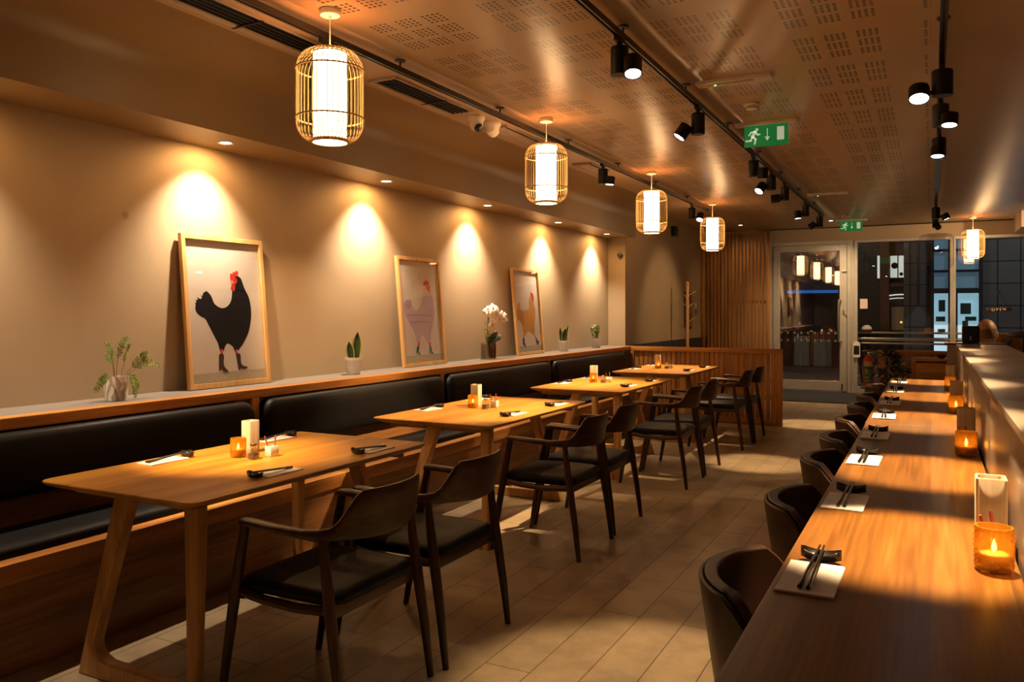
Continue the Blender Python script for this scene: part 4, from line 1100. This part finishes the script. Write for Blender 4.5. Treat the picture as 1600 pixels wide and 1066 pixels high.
arc(lab, .30, .37, -.8, .8, .0748); lab.mi = 1; arc(lab, .07, .30, -.8, .8, .0748); lab.mi = 2
for z, a1 in ((.25, -.2), (.235, .3), (.215, .1), (.19, .35), (.15, .2), (.13, .25), (.09, .5)): arc(lab, z, z+.008, -.65, a1, .0752)
lab.build('label', mats, ex, recalc=False)
MB().cyl((0, 0, .45), (0, 0, .485), .018, n=14).box(-.02, .10, -.012, .012, .485, .498, bev=.003).box(-.02, .09, -.010, .010, .515, .525, bev=.003, M=Matrix.Rotation(-.12, 4, 'Y')).build('valve_lever', M['steel'], ex)
MB().tube([(-.015, -.01, .47), (-.06, -.02, .48), (-.10, -.03, .43), (-.105, -.03, .30), (-.09, -.025, .16), (-.08, -.02, .06)], .011, 10).build('hose', M['blackplastic'], ex)
pr = thing('alarm_sounder', 'small white rounded box with black front low on the window frame', 'alarm box', (-1.145, YB-.03, .80))
MB().prism([(x, 0, z) for x, z in [(-.055, -.17), (.055, -.17), (.055, .05)]+[(.055*math.cos(PI*k/10), .05+.055*math.sin(PI*k/10)) for k in range(1, 10)]+[(-.055, .05)]], (0, -.035, 0)).build('box', M['white'], pr)
MB().box(-.045, .045, -.040, -.0352, -.12, .03, bev=.003).build('front_plate', M['blackplastic'], pr)
cb = thing('drawer_cabinet', 'low oak drawer cabinet standing beyond the end of the counter', 'cabinet', (.10, 10.08, 0))
MB().box(-.285, .30, -.20, .20, .875, .905, bev=.003).box(-.285, -.255, -.20, .20, 0, .875).box(.27, .30, -.20, .20, 0, .875).box(-.255, .27, .17, .20, 0, .875).box(-.255, .27, -.19, .17, 0, .08).build('carcass', M['oakX'], cb)
for z0, z1 in ((.69, .86), (.50, .675), (.10, .485)):
    MB().box(-.25, .265, -.203, -.18, z0, z1, bev=.003).build('drawer_front', M['slatX'], cb)
for k, (x, nm, lb, ct_) in enumerate([(.10, 'black_bowl', 'small black bowl on top of the drawer cabinet', 'bowl'), (.20, 'tea_light', 'small lit tea light on top of the drawer cabinet', 'candle'), (.26, 'sauce_dish', 'small pale dish at the end of the drawer cabinet', 'dish')]):
    b = MB()
    if k == 0: o = b.lathe([(.02, 0), (.035, .01), (.05, .04), (.047, .04), (.03, .014), (.004, .01)], n=24).build(nm, M['stoneware'])
    elif k == 1: o = b.lathe([(.02, 0), (.02, .022), (.018, .024), (.003, .022), (.0035, .03), (.0005, .04)], n=16).build(nm, [M['wax']])
    else: o = b.lathe([(.02, 0), (.03, .004), (.036, .03), (.033, .03), (.02, .008), (.003, .007)], n=20).build(nm, M['ceramic'])
    o.location = (x, 9.98, .9055); tag(o, lb, ct_)
# leafy plants between cabinet and screen
def bush(lb, x, y, h, r, n, seed, lw=.045):
    t = thing('floor_plant', lb, 'plant', (x, y, 0), group='leafy plants at the end of the counter'); rnd = random.Random(seed)
    MB().lathe([(.09, 0), (.10, .01), (.12, .30), (.125, .32), (.115, .32), (.11, .28), (.01, .28)], n=24).build('planter', M['blackplastic'], t)
    for k in range(n):
        a = 2*PI*k/n+rnd.uniform(-.3, .3); rr = r*rnd.uniform(.4, 1); hh = h*rnd.uniform(.65, 1)
        p = [V((0, 0, .28)), V((rr*.3*math.cos(a), rr*.3*math.sin(a), .28+(hh-.28)*.6)), V((rr*.75*math.cos(a), rr*.75*math.sin(a), hh)), V((rr*1.15*math.cos(a), rr*1.15*math.sin(a), hh*.93))]
        s = MB().tube(p, [.005, .004, .003, .0015], 5).build('stem', M['stem'], t); l = MB()
        for i in range(12):
            q = .35+.65*i/11; f = q*3; j = min(int(f), 2); c = p[j].lerp(p[j+1], f-j); d = V((rnd.uniform(-1, 1), rnd.uniform(-1, 1), rnd.uniform(-.4, .5))).normalized()
            leaf_blade(l, c, c+d*rnd.uniform(.07, .12), lw, n=4)
        l.build('leaves', M['leafdark'], s)
bush('dark leafy plant between the drawer cabinet and the low screen', -.34, 10.30, 1.0, .20, 12, 4)
bush('lighter leafy plant by the corner post of the low screen', -.47, 9.95, .84, .17, 9, 8, .03)

# ------------------------------------------------------------------ person beyond the partition
pn = thing('person', 'seated bald person in a white collared shirt seen from behind beyond the champagne divider', 'person', (.40, 7.55, 0))
skin = plain('skin', (.36, .17, .09), .5, var=.12, vs=12); shirt = plain('white_shirt', (.70, .68, .66), .8); trou = plain('dark_trousers', (.03, .03, .04), .8)
def ellring(c, rx, ry, n=20, tilt=0):
    return [V((c[0]+rx*math.cos(2*PI*k/n), c[1]+ry*math.sin(2*PI*k/n), c[2]+tilt*math.sin(2*PI*k/n))) for k in range(n)]
# body faces +y (towards the window)
MB().loft([ellring((0, .03, z), rx, ry) for z, rx, ry in ((.64, .15, .11), (.68, .17, .12), (.80, .155, .11), (.90, .165, .115), (1.00, .185, .115), (1.05, .18, .10), (1.085, .12, .08), (1.10, .068, .065), (1.125, .06, .06), (1.15, .058, .062))]).build('body', skin, pn, ang=80)
MB().loft([ellring((0, .03, z), rx, ry) for z, rx, ry in ((.62, .165, .125), (.70, .182, .132), (.80, .168, .122), (.90, .178, .127), (1.00, .198, .127), (1.055, .192, .11), (1.092, .125, .088), (1.105, .074, .072), (1.14, .070, .072), (1.138, .064, .066))], cap=False).build('shirt', shirt, pn, ang=80)
for s in (-1, 1):
    MB().tube([(s*.17, .02, 1.035), (s*.215, .03, .98), (s*.235, .06, .84), (s*.225, .16, .78), (s*.17, .30, .80), (s*.15, .36, .80)], [.05, .052, .045, .042, .036, .03], 14).build('shirt_sleeve', shirt, pn, ang=80)
    MB().tube([(s*.15, .35, .80), (s*.14, .40, .80), (s*.13, .45, .795), (s*.125, .48, .785)], [.026, .036, .03, .012], 12).build('hand', skin, pn, ang=80)
    MB().tube([(s*.09, .02, .66), (s*.11, .20, .66), (s*.12, .44, .64), (s*.12, .46, .50), (s*.12, .42, .30), (s*.12, .40, .06)], [.085, .08, .062, .056, .048, .04], 14).build('trouser_leg', trou, pn, ang=80)
    MB().loft([[V((s*.12+x*.045, .36+y*.01+q, z*.5+.03)) for x, z in ((-1, -.06), (1, -.06), (1, .04), (.6, .07), (-.6, .07), (-1, .04))] for q, y in ((0, 0), (.1, 0), (.2, 0), (.26, 0))]).build('shoe', M['blackplastic'], pn)
hd = MB(); rows = []
for j in range(15):
    ph = PI*j/14; z = -math.cos(ph); rr = math.sin(ph); ring = []
    for k in range(24):
        a = 2*PI*k/24; x, y = rr*math.cos(a)*.076, rr*math.sin(a)*.096
        zz = z*.115
        if z < 0: x *= 1+.12*z*abs(z); y = y*(1+.10*z)+.012*(-z)
        if y > .08 and abs(x) < .02 and -.05 < zz < .01: y += .018
        ring.append(V((x, y, zz)))
    rows.append(ring)
hd.loft(rows); h = hd.build('head', skin, pn, ang=80); h.location = (0, .045, 1.245); h.rotation_euler = (.12, 0, -.25)
for s in (-1, 1): MB().lathe([(.004, -.012), (.020, -.008), (.024, .0), (.020, .006), (.008, .004)], (s*.074, .0, -.012), 14, axis='X').build('ear', skin, h)
sc_ = MB(); rows = []
for j in range(7):
    ph = PI*(.40+.22*j/6); z = -math.cos(ph); rr = math.sin(ph)*1.015
    rows.append([V((rr*math.cos(a)*.076, rr*math.sin(a)*.096, z*.1155)) for a in [PI*(1.0+k/16) for k in range(17)]])
sc_.sheet(rows).build('cropped_hair', plain('cropped_hair', (.17, .085, .05), .8, var=.3, vs=120), h, ang=80, recalc=False)
for s in (-1, 1):
    MB().lathe([(.001, -.006), (.010, 0), (.001, .006)], (s*.030, .088, .012), 10, axis='Y').build('eye', M['white'], h)
MB().box(-.022, .022, .086, .092, -.062, -.056, bev=.002).build('mouth', plain('lips', (.3, .1, .07), .5), h)
# their stool
sl = thing('bar_stool', 'plain dark bar stool under the seated person', 'stool', (.40, 7.57, 0))
MB().lathe([(.16, .595), (.18, .60), (.18, .615), (.165, .622), (.01, .622)], n=28).build('seat', M['walnutY'], sl)
for a in (.78, 2.36, 3.93, 5.5):
    MB().tube([(.19*math.cos(a), .19*math.sin(a), 0), (.13*math.cos(a), .13*math.sin(a), .597)], [.014, .016], 10).build('leg', M['walnutZ'], sl)

bxx = thing('black_box', 'small black box standing on the far end of the champagne divider', 'box', (.255, 6.60, PZ+.0065))
MB().box(-.06, .05, -.05, .05, 0, .122, bev=.012).build('body', M['blackplastic'], bxx); MB().box(-.012, -.004, -.0525, -.0495, .02, .05, bev=.001).build('front_catch', M['steel'], bxx)
# bentwood stool with curved arms
bw = thing('bentwood_armchair', 'tall black bentwood chair with curved arm rail right of the champagne divider', 'chair', (.78, 6.86, 0))
pts = [(.24*math.cos(PI+PI*k/20)*1.15, .24*math.sin(PI+PI*k/20)*.95, 1.235+.03*math.sin(PI*k/20)) for k in range(21)]
MB().tube([(-.276, .22, 1.15)]+pts+[(.276, .22, 1.15)], [.02]+[.026]*21+[.02], 12).build('curved_rail', M['blackmetal'], bw)
MB().lathe([(.20, .80), (.22, .81), (.22, .835), (.20, .845), (.01, .845)], n=28).build('seat', M['blackmetal'], bw)
for s in (-1, 1):
    MB().tube([(s*.18, -.17, 0), (s*.19, -.2, .82), (s*.20, -.20, 1.235)], .018, 10).build('rear_leg', M['blackmetal'], bw)
    MB().tube([(s*.2, .18, 0), (s*.19, .15, .82)], .018, 10).build('front_leg', M['blackmetal'], bw)
    MB().tube([(s*.272, .2, 1.15), (s*.22, -.05, .84)], .015, 8).build('arm_brace', M['blackmetal'], bw)
for k in range(7):
    a = PI+PI*(k+2)/10; MB().cyl((.20*math.cos(a), .18*math.sin(a), .84), (.262*math.cos(a), .228*math.sin(a), 1.23), .007, n=8).build('spindle', M['steel'], bw)
sb = thing('bench_back', 'oak topped bench back beyond the bentwood chair on the right', 'bench', (1.6, 10.2, 0))
MB().box(-.98, 1.2, -.04, .04, 1.13, 1.18, bev=.005).build('top_rail', M['oakX'], sb); MB().box(-.97, 1.2, -.025, .025, 0, 1.13).build('back_panel', M['benchY'], sb); MB().box(-.98, -.92, -.035, .035, 0, 1.13).build('end_post', M['oakZ'], sb)

# ------------------------------------------------------------------ things on the window
def text_mesh(s, size, ext=.0015):
    c = bpy.data.curves.new('lettering', 'FONT'); c.body = s; c.size = size; c.extrude = ext; c.align_x = 'CENTER'; c.align_y = 'CENTER'; c.space_character = 1.5
    o = bpy.data.objects.new('lettering', c); COL.objects.link(o); bpy.context.view_layer.update()
    me = bpy.data.meshes.new_from_object(o.evaluated_get(bpy.context.evaluated_depsgraph_get())); bpy.data.objects.remove(o); return me
op = thing('open_sign', 'dark hanging board lettered OPEN on the right window', 'sign', (.965, YB-.02, 1.45))
bd = MB().box(-.175, .175, -.008, .008, -.036, .036, bev=.003).build('board', M['walnutX'], op); bd.rotation_euler = (0, -.08, 0)
me = text_mesh('OPEN', .06); me.materials.clear(); me.materials.append(plain('letter_white', (.9, .88, .84), .5)); o = bpy.data.objects.new('lettering', me); COL.objects.link(o); o.parent = bd; o.location = (0, -.0095, 0); o.rotation_euler = (PI/2, 0, 0)
MB().tube([(-.13, 0, .02), (0, .002, .285)], .002, 6).tube([(0, .002, .285), (.13, 0, .045)], .002, 6).build('string', M['blackplastic'], op)
MB().lathe([(.022, -.012), (.03, -.004), (.03, .006), (.01, .012)], (0, .01, .29), 20, axis='Y').build('suction_hook', M['blackplastic'], op)
nt_ = tag(MB().box(-.06, .06, -.0015, .0015, -.085, .085).build('window_notice', M['paper'], loc=(-1.035, YB+.015, 1.555)), 'small cream paper notice stuck on the left window', 'notice')
b_ = thing('beacon_dome', 'white dome with red base on the rail outside the left window', 'beacon', (-1.0, YB+.2, 1.075))
MB().lathe([(.09, 0), (.09, .035), (.085, .038)], n=24).build('base', plain('beacon_red', (.12, .012, .012), .4), b_); MB().lathe([(.084, .038), (.075, .075), (.04, .105), (.003, .112)], n=24).build('dome', M['ceramic'], b_)

# ------------------------------------------------------------------ street outside
struct('street_ground', MB().box(-12, 14, 15.4, 36, -.12, -.02), plain('asphalt', (.035, .036, .038), .6, var=.3, vs=30))
def tiles(name, col, w, h, mort, mc, off=.0, rough=.45, var=.1):
    m, nt, b = nodes(name)
    tc = N(nt, 'ShaderNodeTexCoord'); sp = N(nt, 'ShaderNodeSeparateXYZ'); nt.links.new(tc.outputs['Object'], sp.inputs[0]); cbn = N(nt, 'ShaderNodeCombineXYZ')
    nt.links.new(sp.outputs[0], cbn.inputs[0]); nt.links.new(sp.outputs[2], cbn.inputs[1])
    br = N(nt, 'ShaderNodeTexBrick'); br.offset = off; br.inputs['Scale'].default_value = 1; br.inputs['Brick Width'].default_value = w; br.inputs['Row Height'].default_value = h; br.inputs['Mortar Size'].default_value = mort
    br.inputs['Color1'].default_value = (*[x*(1-var) for x in col], 1); br.inputs['Color2'].default_value = (*[x*(1+var) for x in col], 1); br.inputs['Mortar'].default_value = (*mc, 1)
    nt.links.new(cbn.outputs[0], br.inputs[0]); nt.links.new(br.outputs[0], b.inputs['Base Color']); b.inputs['Roughness'].default_value = rough; return m
EY = 22.0
sf = thing('stone_facade', 'dark grey stone clad building facade across the street on the right', 'building', (0, EY, 0))
M['stone'] = tiles('stone_cladding', (.13, .135, .135), .46, .52, .012, (.008, .008, .008))
MB().box(1.04, 7, 0, .6, -.02, 6).box(-.60, .06, 0, .6, -.02, 6).box(.06, 1.04, .0, .6, 3.35, 6).build('stone_wall', M['stone'], sf)
MB().box(-.02, .06, -.12, .02, .0, 3.35).box(.36, .42, -.05, .02, 0, 3.35).box(1.0, 1.08, -.08, .02, 0, 3.35).box(.0, 1.04, -.06, .02, 1.86, 1.98).box(.0, 1.04, -.06, .02, 2.36, 2.42).box(.0, 1.04, -.06, .02, 2.86, 2.92).box(.48, .56, -.05, .02, 0, 1.9).build('entrance_frame', M['navy'], sf)
MB().box(.06, 1.0, .06, .08, 1.98, 3.35).build('upper_pane', emit('dim_blue_glow', (.16, .30, .40), .28), sf)
MB().box(.06, 1.0, .10, .12, 1.1, 1.86).build('lit_doorway', emit('lit_blue_interior', (.38, .66, .80), .75), sf)
MB().box(.06, 1.0, .10, .12, .0, 1.1).build('lit_doorway_lower', emit('lit_white_interior', (.62, .82, .92), 1.0), sf)
b = MB()
for x0, x1, z0, z1 in ((.16, .30, 1.42, 1.70), (.62, .84, 1.36, 1.62), (.66, .78, .95, 1.2), (.14, .30, .92, 1.0), (.10, .30, 1.18, 1.30), (.72, .95, 1.20, 1.30)): b.box(x0, x1, .06, .09, z0, z1)
b.build('door_posters', plain('poster_green', (.03, .06, .055), .6), sf)
MB().box(-.30, -.24, -.55, -.02, 1.6, 3.2, bev=.01).build('blade_sign', plain('blade_sign', (.03, .032, .035), .5), sf)
bb = thing('brick_building', 'dark brick building with lit windows seen through the left window', 'building', (0, EY+3, 0))
M['brick'] = tiles('dark_brick', (.05, .043, .038), .24, .08, .012, (.012, .011, .010), .5)
MB().box(-4.6, -1.15, 0, .5, -.02, 7).box(-1.15, -.45, .3, .5, -.02, 7).build('brick_wall', M['brick'], bb)
tc_ = plain('terracotta_trim', (.17, .065, .03), .6)
MB().box(-1.27, -1.05, -.1, .12, 0, 3.6).box(-1.22, -.45, .0, .3, 2.12, 2.22).box(-.62, -.45, -.1, .3, 0, 4).build('terracotta_pilasters', tc_, bb)
MB().box(-1.03, -.64, .26, .30, 2.36, 3.0).build('lit_window', emit('lit_window_white', (.80, .82, .72), .75), bb)
MB().box(-.85, -.82, .22, .26, 2.25, 3.05).box(-1.03, -.64, .22, .26, 2.25, 2.38).build('window_bars', M['blackmetal'], bb)
MB().lathe([(.05, 0), (.05, .02)], (-.75, .24, 2.48), 14, axis='Y').lathe([(.09, 0), (.09, .02)], (-.92, .24, 2.72), 14, axis='Y').build('window_ornament', M['blackmetal'], bb)
MB().box(-1.35, -1.29, -.02, .02, 2.36, 3.0).build('lit_window', emit('lit_window_slit', (.80, .82, .75), .8), bb)
MB().tube([(-1.32+.045*k, .15, 1.74+.16*math.sin(PI*(.12+.5*k/16))) for k in range(17)], .014, 8).tube([(-1.32+.045*k, .15, 1.66+.14*math.sin(PI*(.12+.5*k/16))) for k in range(17)], .010, 8).build('arched_tube_light', emit('tube_light', (.85, .80, .68), 1.2), bb)
MB().box(-1.0, -.62, .27, .3, .9, 1.55).build('dim_window', emit('dim_window', (.22, .12, .05), .18), bb)
MB().lathe([(.03, 0), (.02, .01)], (-.75, .22, 1.12), 10, axis='Y').build('window_lamp', emit('window_lamp', (1, .75, .25), 1.5), bb)
sp_ = thing('shop_kiosk', 'dark shopfront with blue fascia strip seen through the glazed door', 'building', (0, EY, 0))
MB().box(-3.5, -1.75, .3, .6, 0, 2.7).build('shop_wall', plain('shop_dark', (.018, .018, .02), .5), sp_)
MB().box(-3.35, -2.12, .0, .3, 1.90, 1.97).build('blue_fascia', emit('blue_fascia', (.02, .16, .55), .5), sp_)
MB().box(-3.30, -3.22, .1, .3, 0, 1.88).box(-2.25, -2.17, .1, .3, 0, 1.88).box(-2.80, -2.74, .2, .3, 0, 1.88).build('shop_frames', M['blackmetal'], sp_)
MB().box(-3.2, -2.82, .24, .30, .0, .78).box(-2.72, -2.28, .24, .3, .0, .70).build('pale_panels', plain('pale_green_panel', (.16, .20, .17), .4), sp_)
o = tag(MB().lathe([(.06, 0), (.065, .02), (.05, .10), (.02, .13)], n=14).build('orange_bollard_cap', emit('orange_marker_glow', (1, .16, .02), .8), loc=(-1.62, 16.4, -.019)), 'small orange marker on the ground outside the door', 'marker')  # orange glow is emission in the material, not reflected light

# ------------------------------------------------------------------ remaining light
for c in CANDLES:
    l = bpy.data.lights.new('candle_glow', 'POINT'); l.energy = .03; l.color = (1, .62, .24); l.shadow_soft_size = .012
    o = bpy.data.objects.new('candle_glow', l); COL.objects.link(o); o.location = c
def area(loc, tgt, sx, sy, p, c):  # unseen area lights added to brighten the facades outside
    l = bpy.data.lights.new('street_fill', 'AREA'); l.shape = 'RECTANGLE'; l.size = sx; l.size_y = sy; l.energy = p; l.color = c
    o = bpy.data.objects.new('street_fill', l); COL.objects.link(o); o.location = loc; o.rotation_euler = (V(tgt)-V(loc)).to_track_quat('-Z', 'Y').to_euler()
area((3.5, 17.5, 6), (.5, 22, 1.8), 1.5, .5, 90, (.95, .97, 1))
area((-3.2, 19.5, 5.0), (-1.0, 25, 2.0), .8, .4, 60, (1, .8, .6))
wd = bpy.data.worlds.new('night'); wd.use_nodes = True; SC.world = wd
bg = wd.node_tree.nodes['Background']; bg.inputs[0].default_value = (.012, .018, .028, 1); bg.inputs[1].default_value = .6

# ------------------------------------------------------------------ camera
cam = bpy.data.cameras.new('camera'); co = bpy.data.objects.new('camera', cam); COL.objects.link(co); SC.camera = co
co.location = (0, 0, 1.42); co.rotation_euler = (PI/2, 0, math.atan(655/1260))
cam.sensor_width = 36; cam.lens = 1260/1600*36; cam.shift_y = -46/1600; cam.clip_start = .05; cam.clip_end = 200
SC.view_settings.view_transform = 'Standard'; SC.view_settings.look = 'None'; SC.view_settings.exposure = 0.0; SC.view_settings.gamma = 1.0
try: SC.view_settings.use_curve_mapping = False
except Exception: pass
